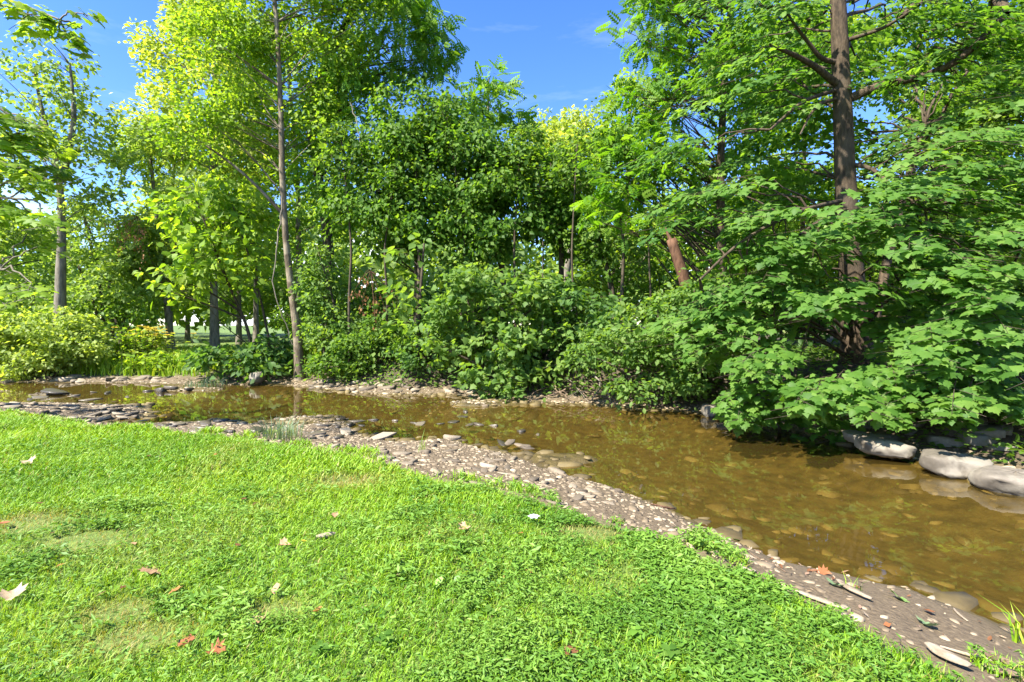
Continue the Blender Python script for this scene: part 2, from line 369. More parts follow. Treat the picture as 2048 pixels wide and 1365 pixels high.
def seg_dist(p, line):
    line=np.asarray(line,float); best=np.full(len(p),1e9)
    for a,b in zip(line[:-1],line[1:]):
        ab=b-a; t=np.clip(((p-a)@ab)/max(ab@ab,1e-9),0,1)
        d=np.linalg.norm(p-(a+t[:,None]*ab),axis=1); best=np.minimum(best,d)
    return best
def inside(p, poly):
    x,y=p[:,0],p[:,1]; c=np.zeros(len(p),bool); n=len(poly); j=n-1
    for i in range(n):
        xi,yi=poly[i]; xj,yj=poly[j]
        if yi!=yj:
            c^=((yi>y)!=(yj>y))&(x<(xj-xi)*(y-yi)/(yj-yi)+xi)
        j=i
    return c
def sm(a,b,x):
    t=np.clip((x-a)/(b-a),0,1); return t*t*(3-2*t)
_ph=[(R.uniform(0,6.28),R.uniform(0,6.28),R.uniform(0,6.28)) for _ in range(12)]
def wnoise(p,scale,k0=0):
    """cheap smooth noise in -1..1"""
    x,y=p[:,0]*scale,p[:,1]*scale; s=0; amp=1.0; tot=0
    for i in range(5):
        a,b,c=_ph[(k0+i)%12]; f=1.0+.83*i; ca,sa=math.cos(a*3),math.sin(a*3)
        s=s+amp*np.sin(f*(ca*x+sa*y)+b+1.3*np.sin(.7*f*(-sa*x+ca*y)+c)); tot+=amp; amp*=.72
    return s/tot
MOUNDS=[(-10.0,15.7,1.5,.40,.34),(-1.0,12.9,.75,.42,.36),(-13.2,14.7,1.6,.30,.30),(-4.3,10.6,.6,.5,.2),(-15.5,15.4,1.5,.35,.3),(.9,7.6,.7,.25,.16)]
def zones(p):
    ins=inside(p,stream_poly); dn=seg_dist(p,near_line); df=seg_dist(p,far_line); lw=inside(p,lawn_poly); dl=seg_dist(p,lawn_edge)
    return ins,dn,df,lw,dl
def zfun(p, zz=None):
    p=np.atleast_2d(np.asarray(p,float))[:,:2]
    ins,dn,df,lw,dl=zz if zz is not None else zones(p)
    d=np.minimum(dn,df)
    z=np.zeros(len(p))
    bed=WL-.30*sm(0,1.6,d)-.10*sm(1.0,3.0,d)+.03*wnoise(p,2.1)+.015*wnoise(p,6.0,3)
    for (mx,my,rx,ry,h) in MOUNDS:
        bed=bed+(h+.1)*np.exp(-((p[:,0]-mx)/rx)**2-((p[:,1]-my)/ry)**2)
    bed=np.minimum(bed, WL+.06)
    nearside=(~ins)&(dn<=df)
    t=dn/np.maximum(dn+dl,1e-6)
    strip=WL+.012+(-.03-WL)*t**0.8+.018*wnoise(p,5.0,2)*sm(0,.3,dn)*sm(0,.3,dl)
    lawn=.05*wnoise(p,.45,5)*sm(0,2.5,dl)+.015*wnoise(p,2.2,1)*sm(0,1,dl)-.03+.03*sm(0,.5,dl)
    bh=np.where(p[:,0]<-12,.25,np.where(p[:,0]>-6,.85,.25+.6*(p[:,0]+12)/6))
    wid=np.where(p[:,0]<-12,2.4,1.6)
    far=WL+.012+.10*sm(0,.7,df)+(bh+.2)*sm(.55,.55+wid,df)+.010*np.maximum(df-3,0).clip(0,60)+(.05*wnoise(p,1.4,4)+.02*wnoise(p,4,6))*sm(.1,.9,df)
    z=np.where(ins,bed,np.where(nearside,np.where(lw,lawn,strip),far))
    return z
def zat(x,y): return float(zfun(np.array([[x,y]]))[0])
def G(px,py):
    """point where the sight line through a photo pixel meets the ground"""
    d=np.concatenate([np.arange(1.4,12,.02),np.arange(12,60,.08)])
    pts=np.stack([(px-1024)/FPX*d,d,CAM_H+(HOR-py)/FPX*d],1)
    z=np.maximum(zfun(pts),WL)
    k=np.argmax(pts[:,2]<=z)
    return np.array([pts[k,0],pts[k,1],z[k]])

def axis(lo,hi,step,far):
    a=list(np.arange(lo,hi+1e-6,step)); s=step; x=hi
    while x<far: s*=1.32; x+=s; a.append(x)
    s=step; x=lo; b=[]
    while x>-far: s*=1.32; x-=s; b.append(x)
    return np.array(b[::-1]+a)
gx=axis(-19,9.5,.105,600); gy=axis(.8,19.5,.105,600)
XX,YY=np.meshgrid(gx,gy); pp=np.stack([XX.ravel(),YY.ravel()],1)
zz=zones(pp); Z=zfun(pp,zz)
nx,ny=len(gx),len(gy)
i=np.arange(nx-1)[None]+np.arange(ny-1)[:,None]*nx
gf=np.stack([i,i+1,i+nx+1,i+nx],-1).reshape(-1,4)
gm=np_mesh('ground',np.stack([pp[:,0],pp[:,1],Z],1),[gf],smooth=True)
ins,dn,df,lw,dl=zz
lawnm=np.where(lw,sm(-.05,.25,dl),0); bedm=np.where(ins,1-.0*dn,np.exp(-np.minimum(dn,df)/.12))
forest=np.where((~ins)&(df<dn),sm(.4,1.1,df),0)*sm(-14,-7,pp[:,0])
farlawn=np.where((~ins)&(df<dn),sm(.6,1.6,df),0)*(1-sm(-14,-7,pp[:,0]))
ca=gm.attributes.new('zone','FLOAT_COLOR','POINT')
ca.data.foreach_set('color',np.stack([np.maximum(lawnm,farlawn),bedm,forest,np.ones(len(pp))],1).astype(np.float32).ravel())
m,t,N,L=new_mat('ground'); out=N('ShaderNodeOutputMaterial'); p=N('ShaderNodeBsdfPrincipled')
at=N('ShaderNodeAttribute'); at.attribute_name='zone'; sp=N('ShaderNodeSeparateColor'); L(at.outputs['Color'],sp.inputs[0])
tcg=N('ShaderNodeTexCoord')
def nz(scale,det=7,r=.6):
    n=N('ShaderNodeTexNoise'); n.inputs['Scale'].default_value=scale; n.inputs['Detail'].default_value=det; n.inputs['Roughness'].default_value=r
    L(tcg.outputs['Object'],n.inputs['Vector']); return n.outputs['Fac']
def rampn(src,c0,c1,a=.35,b=.68):
    r=N('ShaderNodeValToRGB'); r.color_ramp.elements[0].color=(*c0,1); r.color_ramp.elements[1].color=(*c1,1); r.color_ramp.elements[0].position=a; r.color_ramp.elements[1].position=b
    L(src,r.inputs[0]); return r.outputs[0]
n5=nz(5); n30=nz(30); n1=nz(.9,5); n12=nz(12)
mud=rampn(n30,(.078,.054,.029),(.168,.124,.072))
soil=rampn(n12,(.065,.115,.014),(.13,.19,.03))
bedc=rampn(n5,(.042,.031,.011),(.105,.077,.026),.36,.62)
flo=rampn(n12,(.028,.022,.013),(.075,.055,.032))
def mixn(f,a,b):
    x=N('ShaderNodeMixRGB'); L(f,x.inputs[0]); L(a,x.inputs[1]); L(b,x.inputs[2]); return x.outputs[0]
c=mixn(sp.outputs[1],mud,bedc); c=mixn(sp.outputs[2],c,flo); c=mixn(sp.outputs[0],c,soil)
L(c,p.inputs['Base Color'])
ro=N('ShaderNodeMapRange'); ro.inputs['To Min'].default_value=.92; ro.inputs['To Max'].default_value=.45; L(sp.outputs[1],ro.inputs['Value']); L(ro.outputs[0],p.inputs['Roughness'])
b=N('ShaderNodeBump'); b.inputs['Strength'].default_value=.7; b.inputs['Distance'].default_value=.03; L(n30,b.inputs['Height']); L(b.outputs[0],p.inputs['Normal'])
L(p.outputs[0],out.inputs[0]); MATS['ground']=m
tag(obj('ground',gm,'ground'),kind='structure')

# ------------------------------------------------------------------ water
m,t,N,L=new_mat('water'); out=N('ShaderNodeOutputMaterial')
tr=N('ShaderNodeBsdfTransparent'); tr.inputs['Color'].default_value=(.86,.79,.53,1)
gl=N('ShaderNodeBsdfGlossy'); gl.inputs['Roughness'].default_value=.015; gl.inputs['Color'].default_value=(1,1,1,1)
di=N('ShaderNodeBsdfDiffuse'); di.inputs['Color'].default_value=(.135,.094,.022,1)
fr=N('ShaderNodeFresnel'); fr.inputs['IOR'].default_value=1.33
mx=N('ShaderNodeMixShader'); mx2=N('ShaderNodeMixShader'); mx2.inputs[0].default_value=.16
tcw=N('ShaderNodeTexCoord'); mpw=N('ShaderNodeMapping'); mpw.inputs['Scale'].default_value=(1,1.0,1)
n1=N('ShaderNodeTexNoise'); n1.inputs['Scale'].default_value=3.2; n1.inputs['Detail'].default_value=3
n2=N('ShaderNodeTexNoise'); n2.inputs['Scale'].default_value=.5; n2.inputs['Detail'].default_value=2
L(tcw.outputs['Object'],mpw.inputs[0]); L(mpw.outputs[0],n1.inputs['Vector']); L(tcw.outputs['Object'],n2.inputs['Vector'])
bp=N('ShaderNodeBump'); bp.inputs['Strength'].default_value=.07; bp.inputs['Distance'].default_value=.02
mu=N('ShaderNodeMath'); mu.operation='MULTIPLY'; L(n1.outputs['Fac'],mu.inputs[0]); L(n2.outputs['Fac'],mu.inputs[1])
L(mu.outputs[0],bp.inputs['Height']); L(bp.outputs[0],gl.inputs['Normal']); L(bp.outputs[0],fr.inputs['Normal'])
L(tr.outputs[0],mx2.inputs[1]); L(di.outputs[0],mx2.inputs[2]); L(fr.outputs[0],mx.inputs[0]); L(mx2.outputs[0],mx.inputs[1]); L(gl.outputs[0],mx.inputs[2]); L(mx.outputs[0],out.inputs[0])
MATS['water']=m
nl=np.array(near_line[:-1]); fl=np.array(far_line[1:])
# the sheet runs a little under both banks
def offset_line(line,dist):
    t=unit(np.gradient(line,axis=0)); return line+dist*np.stack([-t[:,1],t[:,0]],1)
wpts=[]
nlx=np.interp(np.linspace(0,1,120),np.linspace(0,1,len(nl)),nl[:,0]); nly=np.interp(np.linspace(0,1,120),np.linspace(0,1,len(nl)),nl[:,1])
wv=np.array([[-62,-31,WL],[14,-31,WL],[14,20,WL],[-62,20,WL]],float)
tag(obj('stream_water',np_mesh('stream_water',wv,[np.array([[0,1,2,3]])]),'water'),kind='structure')

# ------------------------------------------------------------------ trees
COVK=1.72
def sub_clumps(ells, cov, leaf_area, rsub=(.45,.8), flat=.55, topbias=.25):
    """ellipsoids -> leaf positions grouped in clumps"""
    subs=[]
    for e in ells:
        c=P(e[0],e[1],e[2]); s=e[2]/FPX; rx,rz,ry=e[3]*s,e[4]*s,e[5]; cv=cov*(e[6] if len(e)>6 else 1)
        area=math.pi*rx*rz
        rs=min(rsub[1],max(rsub[0],.30*min(rx,rz)+.2))
        n=max(6,int(area*1.7/(rs*rs)))
        u=unit(R.normal(size=(n,3))); u[:,2]+=topbias; u=unit(u)
        rr=R.uniform(.25,1.0,n)**.5
        cc=c+u*rr[:,None]*np.array([rx,ry,rz])
        nl=cv*area/leaf_area
        for q in range(n):
            subs.append((cc[q], rs*R.uniform(.65,1.35), max(4,int(nl/n*R.uniform(.5,1.5))), c))
    return subs

def clump_leaves(subs, flat=.55, droop=.35, jit=.55, upw=.55, outw=.65):
    ps=[];ds=[];ns=[];tn=[]
    for (c,r,n,ec) in subs:
        u=unit(R.normal(size=(n,3))); u[:,2]+=.15; u=unit(u)
        rr=r*R.uniform(.15,1.0,n)**.45
        q=u*rr[:,None]; q[:,2]*=flat; 
        h=np.linalg.norm(q[:,:2],axis=1)/r
        q[:,2]-=.22*r*h**2
        od=unit((c-ec)*np.array([1,1,.3])+1e-6)
        o=unit(u*np.array([1,1,.6])+.7*od)
        nr=unit(np.array([0,0,1])*upw+o*outw+R.normal(size=(n,3))*jit)
        dv=o*np.array([1,1,.2])+R.normal(size=(n,3))*.5; dv[:,2]-=droop
        ps.append(c+q);ds.append(dv);ns.append(nr);tn.append(np.clip(R.normal(.5,.24,n)+R.normal(0,.18),0,1))
    # loose leaves between the clumps
    ctr=np.array([x[0] for x in subs]); eb=np.array([x[3] for x in subs]); m=sum(x[2] for x in subs)//5
    a,b_=R.integers(len(subs),size=m),R.uniform(0,1,m)
    j=R.integers(len(subs),size=m); same=np.all(np.abs(eb[a]-eb[j])<1e-6,axis=1); j=np.where(same,j,a)
    q=ctr[a]*b_[:,None]+ctr[j]*(1-b_)[:,None]+R.normal(size=(m,3))*np.array([.35,.35,.3])
    o=unit(q-eb[a]+1e-6); ps.append(q); dv=o*np.array([1,1,.2])+R.normal(size=(m,3))*.6; dv[:,2]-=droop; ds.append(dv)
    ns.append(unit(np.array([0,0,1])*upw+o*outw+R.normal(size=(m,3))*jit)); tn.append(np.clip(R.normal(.5,.26,m),0,1))
    return np.concatenate(ps),np.concatenate(ds),np.concatenate(ns),np.concatenate(tn)

ROOTS={}
def trunk_tube(pts, r0, r1, sides=12, n=26, rough=.05, flare=.5):
    q=resample(pts,n); t=np.linspace(0,1,n)
    rr=(r0+(r1-r0)*t**.8)*(1+flare*np.exp(-t*14))
    return q,rr

def make_tree(name,label,cat,base,ells,leaf,T,size,bark,r0,r1=None,trunk=None,cov=2.0,group=None,flat=.55,droop=.35,rsub=(.45,.85),
              limbs=5,stems=1,jit=.55,upw=.55,outw=.65,leaf_area=None,twig_r=.008,sizej=.4,fork=None):
    bx,by=base; bz=zat(bx,by)
    root=empty(name,(bx,by,bz)); tag(root,label,cat,group)
    B=np.array([bx,by,bz])
    la=leaf_area or {id(T_OV):.34,id(T_DI):.27,id(T_MLO):.5,id(T_MAP):.5,id(T_PIN):.28,id(T_LAN):.12}[id(T)]*size*size
    if T is T_OV and by>15.5 and size<.22: T=T_DI; la*=.33/.34
    subs=sub_clumps(ells,cov*COVK,la,rsub)
    # tallest clump sets the top of the trunk
    tops=np.array([s[0] for s in subs]); top=tops[np.argmax(tops[:,2])]
    stemsq=[]
    if trunk is None:
        mid=(B+top)/2+np.array([R.normal()*.2,R.normal()*.2,0]); trunk=[B-np.array([0,0,.25]),mid,top]
    for s in range(stems):
        if s==0: tp=np.array(trunk,float)
        else:
            tg=tops[R.integers(len(tops))]; tp=np.array([B+np.array([R.normal()*.25,R.normal()*.25,-.2]),(B*.5+tg*.5)+R.normal(size=3)*np.array([.25,.25,0]),tg])
        q,rr=trunk_tube(tp,r0*(1 if s==0 else .65),r1 if r1 else max(.012,r0*.2))
        tb=Tubes(); tb.add(q,rr,sides=12 if r0>.1 else 6,rough=.035 if r0>.1 else .02)
        o_=obj('trunk' if s==0 else 'stem',tb.mesh('trunk',B),bark,root); stemsq.append(q)
        if s==0: tr0=o_
    if fork is not None:
        q=resample(fork,14); tb=Tubes(); tb.add(q,np.linspace(r0*.62,.04,14),sides=9,rough=.04); obj('fork',tb.mesh('fork',B),bark,root); stemsq.append(q)
    allq=np.concatenate(stemsq)
    # branches to the clumps
    order=sorted(range(len(subs)),key=lambda k:-subs[k][1]*subs[k][2])
    tw=Tubes(); nl=0
    for rank,k in enumerate(order):
        c,r,n,ec=subs[k]
        hd=np.linalg.norm(allq[:,:2]-c[:2],axis=1)
        want=c[2]-R.uniform(.15,.95)*hd
        cost=np.abs(allq[:,2]-want)+.35*hd
        a=allq[np.argmin(cost)]
        L_=np.linalg.norm(c-a)
        if L_<.15: continue
        path=curve(a,c,lift=.06*L_,n=4,wob=.03*L_)
        rb=min(.5*r0,.006*L_+.006)
        if rank%max(1,len(order)//max(1,limbs))==0 and nl<limbs and L_>1.0:
            t1=Tubes(); t1.add(resample(path,9),np.linspace(rb*1.9,rb*.5,9),sides=6,rough=.03); obj('limb',t1.mesh('limb',B),bark,tr0); nl+=1
        elif R.uniform()<.45 or by<16:
            tw.add(path,np.linspace(rb,max(.004,rb*.3),4),sides=3)
        for _ in range(1):
            e=c+unit(R.normal(size=3))*np.array([1,1,.4])*r*.9
            tw.add(curve(c,e,n=2),[twig_r,twig_r*.4],sides=3)
    if tw.n: tag(obj('twigs',tw.mesh('twigs',B),bark,root),kind='stuff')
    ps,ds,ns,tn=clump_leaves(subs,flat,droop,jit,upw,outw)
    n=len(ps)
    me=leaf_mesh('crown',T,ps-B,ds,ns,size*R.uniform(1-sizej,1+sizej,n),tn,R.uniform(.85,1.2,n),R.uniform(.3,2.0,n))
    tag(obj('crown',me,leaf,root),kind='stuff')
    ROOTS[label]=root
    return root

def gb(px,d): 
    x=(px-1024)/FPX*d; return (x,d)

# --- left bank
b=gb(600,17.6); zb=zat(*b)
tk=[np.array([b[0],b[1],zb-.3])]+[P(x,y,17.6) for x,y in ((597,670),(584,590),(571,500),(569,420),(561,330),(566,250),(556,160),(560,90),(548,20),(545,-120),(540,-300))]
make_tree('streamside_tree','tall slim tree with pale peeling trunk and yellow-green crown on the far bank','tree',b,
  [(460,110,18.3,120,110,1.6),(650,80,18.6,110,120,1.6,.9),(540,-90,18.3,200,110,2.2),(415,270,17.4,85,75,1.4,.8),(630,250,18.4,70,70,1.0,.5),(490,250,18.2,60,80,1.0,.6)],
  'yellow',T_OV,.145,'bark_pale',.14,.045,trunk=tk,cov=1.5,limbs=6,rsub=(.45,.75))
b=gb(655,20.0)
make_tree('weeping_tree','tall tree with drooping grey-green foliage at the left edge of the sky gap','tree',b,
  [(770,70,20,110,110,2.3),(868,110,20.2,34,85,1.0,.8),(700,210,20,100,90,2,.9),(790,-70,20.5,95,70,2),(655,340,19.5,60,80,1.4,.6)],
  'bright',T_PIN,.42,'bark_dark',.26,.08,trunk=[np.array([b[0],b[1],zat(*b)-.3]),P(662,560,20),P(652,430,20),P(632,330,20),P(612,230,20),P(680,60,20),P(760,-60,20)],cov=1.6,droop=.9,limbs=8)
make_tree('yellow_tree','very tall sunlit yellow-green tree behind the slim streamside trunk','tree',gb(430,27),
  [(400,120,27,95,110,3),(345,250,27,65,80,2.5,.8),(470,250,27,90,110,3),(430,10,27.5,90,70,2.5,.9),(330,110,27,45,40,1.6,.6)],
  'lemon',T_OV,.22,'bark_grey',.2,.06,cov=1.6,limbs=8,rsub=(.6,1.1))
make_tree('background_tree','broad yellow-green tree seen behind the weeping tree and slim trunk','tree',gb(600,29),
  [(590,170,29,130,150,3),(610,400,28,110,110,3,.8)],
  'yellow',T_OV,.23,'bark_grey',.2,.06,cov=1.5,rsub=(.6,1.1))
make_tree('feathery_tree','soft green feathery tree left of the leaning saplings','tree',gb(345,26),
  [(325,330,26,80,75,2.4,.8),(280,280,27,50,40,1.6,.5),(370,450,25,90,90,2.2,.8),(300,520,25,70,50,2,.7)],
  'soft',T_PIN,.62,'bark_grey',.17,.06,cov=1.6,rsub=(.6,1.1),droop=.5)
b=gb(120,22)
make_tree('forked_tree','large grey tree with forked trunk at far left','tree',b,
  [(60,180,22,85,60,2.4,.55),(150,230,22,60,70,2.0,.55),(170,330,22,50,60,2.0,.6),(40,300,22.6,75,50,1.6,.6),(190,420,23,60,40,1.6,.5),(100,110,22,60,35,1.6,.35)],
  'soft',T_DI,.20,'bark_grey',.27,.05,trunk=[np.array([b[0],b[1],zat(*b)-.3]),P(120,600,22),P(124,470,22),P(120,360,22),P(108,300,22),P(85,230,22),P(70,150,22)],cov=1.5,rsub=(.5,.9),limbs=8,
  fork=[P(121,365,22),P(136,310,22),P(150,240,22),P(140,130,22)])
make_tree('understory_tree','rounded green understory tree right of the forked trunk','tree',gb(215,25),
  [(230,560,25,100,90,2.4),(180,470,26,80,60,2,.7),(270,500,25,60,60,1.6,.8)],
  'soft',T_OV,.20,'bark_dark',.14,.04,cov=1.6,stems=3,rsub=(.6,1.0))
make_tree('understory_tree','dark green understory tree at the left picture edge','tree',gb(-10,25),
  [(15,510,25,75,90,2.2),(50,600,24.5,80,40,2),(-70,350,25,80,120,2.4)],
  'soft',T_OV,.20,'bark_dark',.18,.05,cov=1.5,rsub=(.6,1.0))
make_tree('dark_thicket_tree','shaded spreading tree between forked trunk and yellow flowers','tree',gb(245,23.5),
  [(185,620,24.5,70,45,1.6),(262,640,24,50,30,1.4,.8)],'mid',T_OV,.18,'bark_dark',.10,.03,cov=1.6,stems=3)
# slim park trees standing on the grass behind
for k,(px,d,lab) in enumerate(((340,30,'slim grey trunk standing right of the yellow flowers'),(425,36,'thin tree leaning slightly, second from the yellow flowers'),(478,33,'pair-left slim park tree behind the leaning saplings'),(512,31,'thicker slim park tree right behind the leaning saplings'),(375,42,'farthest slim park tree between the flowers and saplings'))):
    make_tree('park_tree',lab,'tree',gb(px,d),[(px-10,470,d,70,90,2.6),(px+20,330,d,80,90,3)],'soft' if k%2 else 'pale',T_OV,.28,'bark_grey',.17 if k!=1 else .13,.06,
      trunk=[np.array([*gb(px,d),zat(*gb(px,d))-.3]),P(px+(6 if k==1 else 0),600,d),P(px,470,d),P(px+10,300,d)],cov=1.2,group='slim park trees on the far lawn',rsub=(.7,1.2),limbs=4)
# leaning saplings with large leaves
b=gb(512,18.6)
make_tree('leaning_sapling','slender sapling leaning left with large sunlit leaves','sapling',b,
  [(405,440,17.8,75,65,1.2),(440,520,17.8,70,55,1.2),(370,560,17.4,60,35,.9,.8),(460,400,18.4,60,60,1.2)],
  'yellow',T_OV,.27,'bark_dark',.07,.02,trunk=[np.array([b[0],b[1],zat(*b)-.2]),P(494,650,18.4),P(462,580,18.2),P(430,500,18),P(400,420,17.8),P(385,385,17.8)],cov=1.5,droop=.6,limbs=5)
b=gb(548,18.4)
make_tree('leaning_sapling','second slender sapling nearer the pale trunk, leaning left less','sapling',b,
  [(490,470,18.2,60,70,1.1),(505,545,18,50,40,1.0,.6)],
  'yellow',T_OV,.25,'bark_dark',.055,.02,trunk=[np.array([b[0],b[1],zat(*b)-.2]),P(540,690,18.4),P(522,600,18.3),P(500,520,18.2),P(478,450,18.2),P(465,410,18.2)],cov=1.4,droop=.6,limbs=4)
# bank shrubs, left to right
make_tree('sunlit_shrub','bright yellow-green rounded shrub at far left by the water','shrub',gb(85,18.6),
  [(95,674,19,95,54,1.5),(15,688,19,80,52,1.5),(165,698,18.8,42,40,1.0),(60,722,18.3,70,28,.9)],'pale',T_DI,.14,'bark_dark',.07,.02,cov=2.9,stems=5,rsub=(.35,.6))
make_tree('broadleaf_shrub','low dark shrub with big leaves left of the pale trunk','shrub',gb(500,17.7),
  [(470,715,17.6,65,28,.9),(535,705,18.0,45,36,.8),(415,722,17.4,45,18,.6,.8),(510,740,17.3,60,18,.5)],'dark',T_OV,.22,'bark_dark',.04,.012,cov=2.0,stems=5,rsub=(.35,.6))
make_tree('pale_shrub','tall pale-green shrub immediately right of the pale trunk','shrub',gb(650,17.4),
  [(640,610,17.8,42,62,.8,.8),(675,675,17.4,60,48,.9),(640,525,18,38,40,.8,.5)],'bush',T_DI,.14,'bark_dark',.06,.02,cov=2.1,stems=4,rsub=(.35,.6))
make_tree('bank_shrub','green bank shrub below the rusty dead twigs','shrub',gb(740,16.8),
  [(700,705,16.6,70,40,.9),(790,700,16.6,60,45,.9),(760,660,17,50,38,.9),(655,735,16.6,45,22,.6)],'mid',T_DI,.14,'bark_dark',.05,.015,cov=2.1,stems=5,rsub=(.35,.6))
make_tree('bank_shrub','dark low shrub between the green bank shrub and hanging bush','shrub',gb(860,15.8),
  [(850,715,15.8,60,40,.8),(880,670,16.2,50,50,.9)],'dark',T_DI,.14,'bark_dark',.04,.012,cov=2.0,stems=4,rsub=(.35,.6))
make_tree('hanging_bush','large layered green bush hanging over the gravel in the middle','bush',gb(985,14.9),
  [(940,590,14.8,85,62,1.1),(1050,620,14.8,95,75,1.2),(900,680,14.6,50,60,.8),(990,690,14.3,100,48,1.0),(1090,700,14.2,70,50,.9),(990,745,13.9,75,38,.7),(1010,780,13.5,42,20,.4)],
  'bush',T_MLO,.15,'bark_dark',.09,.02,cov=2.1,stems=5,rsub=(.4,.65),flat=.4)
make_tree('big_leaf_sapling','blue-green sapling with broad compound leaves left of the hanging bush','sapling',gb(835,16.3),
  [(800,600,15.8,55,35,.8,.9),(835,505,16,45,25,.7,.7),(825,650,15.7,45,35,.7,.8)],'bush',T_OV,.30,'bark_dark',.09,.03,cov=1.4,droop=.5)
make_tree('overhanging_bush','bright green bush overhanging the tangled roots','bush',gb(1310,12.7),
  [(1270,665,12.6,90,60,1.0),(1350,640,12.8,70,60,1.0),(1170,715,12.6,45,36,.6),(1310,735,12.0,85,42,.7),(1270,785,11.7,45,22,.4),(1370,770,11.7,45,25,.4),(1400,735,11.9,50,35,.5),(1390,605,12.6,55,40,.7)],
  'bush',T_OV,.13,'bark_dark',.07,.02,cov=2.3,stems=6,rsub=(.35,.6),flat=.45)
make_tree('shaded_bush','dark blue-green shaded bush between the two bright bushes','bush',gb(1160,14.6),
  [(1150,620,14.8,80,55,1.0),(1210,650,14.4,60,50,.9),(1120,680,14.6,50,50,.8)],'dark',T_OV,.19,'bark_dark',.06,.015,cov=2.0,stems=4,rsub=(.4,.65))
# --- vine-draped mass in the middle
b=gb(835,18.6)
make_tree('vine_draped_tree','tallest vine-draped tree forming a green mound under the weeping tree','tree',b,
  [(845,235,18.6,90,70,2.0),(800,330,18.3,120,90,1.8),(925,300,18.3,75,65,1.6),(750,450,17.9,110,80,1.5),(860,430,17.8,90,80,1.5)],
  'vine',T_DI,.17,'bark_dark',.20,.06,trunk=[np.array([b[0],b[1],zat(*b)-.3]),P(838,560,18.6),P(830,450,18.6),P(835,300,18.6),P(845,210,18.6)],cov=2.1,droop=.8,upw=.35,outw=.9,flat=.72,rsub=(.55,.95),limbs=8)
b=gb(1010,18.2)
make_tree('vine_draped_tree','lower vine-draped tree with a leaning dark trunk right of the tallest mound','tree',b,
  [(985,330,18,70,62,1.5),(1010,420,17.6,95,80,1.5),(930,480,17.4,70,60,1.2,.8)],
  'vine',T_DI,.17,'bark_dark',.16,.05,trunk=[np.array([b[0],b[1],zat(*b)-.3]),P(1008,560,18.2),P(993,470,18.2),P(985,300,18.2)],cov=2.1,droop=.8,upw=.35,outw=.9,flat=.72,rsub=(.55,.95))
make_tree('vine_draped_tree','lowest vine-draped tree at the right end of the mounds','tree',gb(1120,18.8),
  [(1090,345,19,80,55,1.5),(1155,385,19,60,55,1.5),(1110,460,18.4,90,60,1.4,.8)],
  'vine',T_DI,.17,'bark_dark',.15,.05,cov=2.1,droop=.8,upw=.35,outw=.9,flat=.72,rsub=(.55,.95))
make_tree('treetop','feathery treetop poking above the vine mounds into the blue sky','tree',gb(985,25),
  [(985,190,25,48,45,1.4,.7),(960,240,25,40,35,1.2,.8),(1010,250,25,35,35,1,.7)],'bright',T_PIN,.6,'bark_grey',.14,.04,cov=1.3,rsub=(.5,.8))
make_tree('far_yellow_tree','distant pale yellow tree below the sky gap','tree',gb(1110,34),
  [(1080,275,34,55,40,2.5),(1150,265,34,55,35,2.5),(1120,330,33,90,60,3),(1190,290,34,40,40,2)],'lemon',T_DI,.30,'bark_grey',.3,.1,cov=1.7,rsub=(.7,1.2))
# --- right of the sky gap
b=gb(1440,15.6)
make_tree('feathery_tree','bright feathery tree at the right edge of the sky gap','tree',b,
  [(1300,60,15.6,65,95,1.4,.9),(1290,210,15.6,55,70,1.3,.8),(1330,330,15.2,75,75,1.4),(1250,420,14.8,80,75,1.2),(1400,180,15.6,80,140,1.5,.9),(1380,-60,15.6,120,80,1.8),(1230,330,15.6,30,60,.8,.8)],
  'bright',T_PIN,.40,'bark_maple',.17,.06,trunk=[np.array([b[0],b[1],zat(*b)-.3]),P(1445,560,15.6),P(1440,350,15.6),P(1450,130,15.6),P(1465,-20,15.6),P(1440,-150,15.6)],cov=1.7,limbs=8)
make_tree('background_tree','pale sunlit tree glimpsed between feathery tree and vine mounds','tree',gb(1230,24),
  [(1265,230,24,55,70,2),(1230,330,24,60,80,2),(1290,480,22,90,80,2,.8)],'yellow',T_OV,.2,'bark_grey',.2,.06,cov=1.5,rsub=(.5,.9))
for k,(px,d,ells,lf,lab) in enumerate((
  (1240,17.5,[(1230,520,17.5,70,60,1.4,.6),(1200,470,17.5,60,60,1.3,.7)],'mid','thin dark-trunked tree behind the tangled roots'),
  (1500,19,[(1500,380,19,110,110,2.2),(1440,500,18,90,80,1.8,.8),(1520,150,19,120,140,2.5,.8)],'bright','woodland tree in the gap left of the big maple trunk'),
  (1600,24,[(1600,420,24,130,120,3),(1620,150,24,140,160,3,.8),(1560,580,22,110,60,2)],'yellow','sunlit woodland tree deep behind the big maple trunk'),
  (1830,19,[(1840,300,19,140,130,2.5,.8),(1860,100,19,150,120,2.8,.7),(1800,480,18,120,80,2)],'mid','woodland tree right of the big maple trunk'),
  (1960,24,[(1960,420,24,140,140,3),(2000,200,24,140,160,3,.7)],'yellow','pale-lit woodland tree deep at the right edge'),
  (2090,16,[(2060,300,16,120,150,2.2,.8),(2080,80,16,140,140,2.2,.7),(2040,480,15,90,80,1.8)],'mid','dark woodland tree at the right picture edge'))):
    make_tree('woodland_tree',lab,'tree',gb(px,d),ells,lf,T_OV,.20,'bark_dark',.15 if k!=5 else .2,.05,cov=1.9,group='woodland trees behind the maple',rsub=(.5,.9))
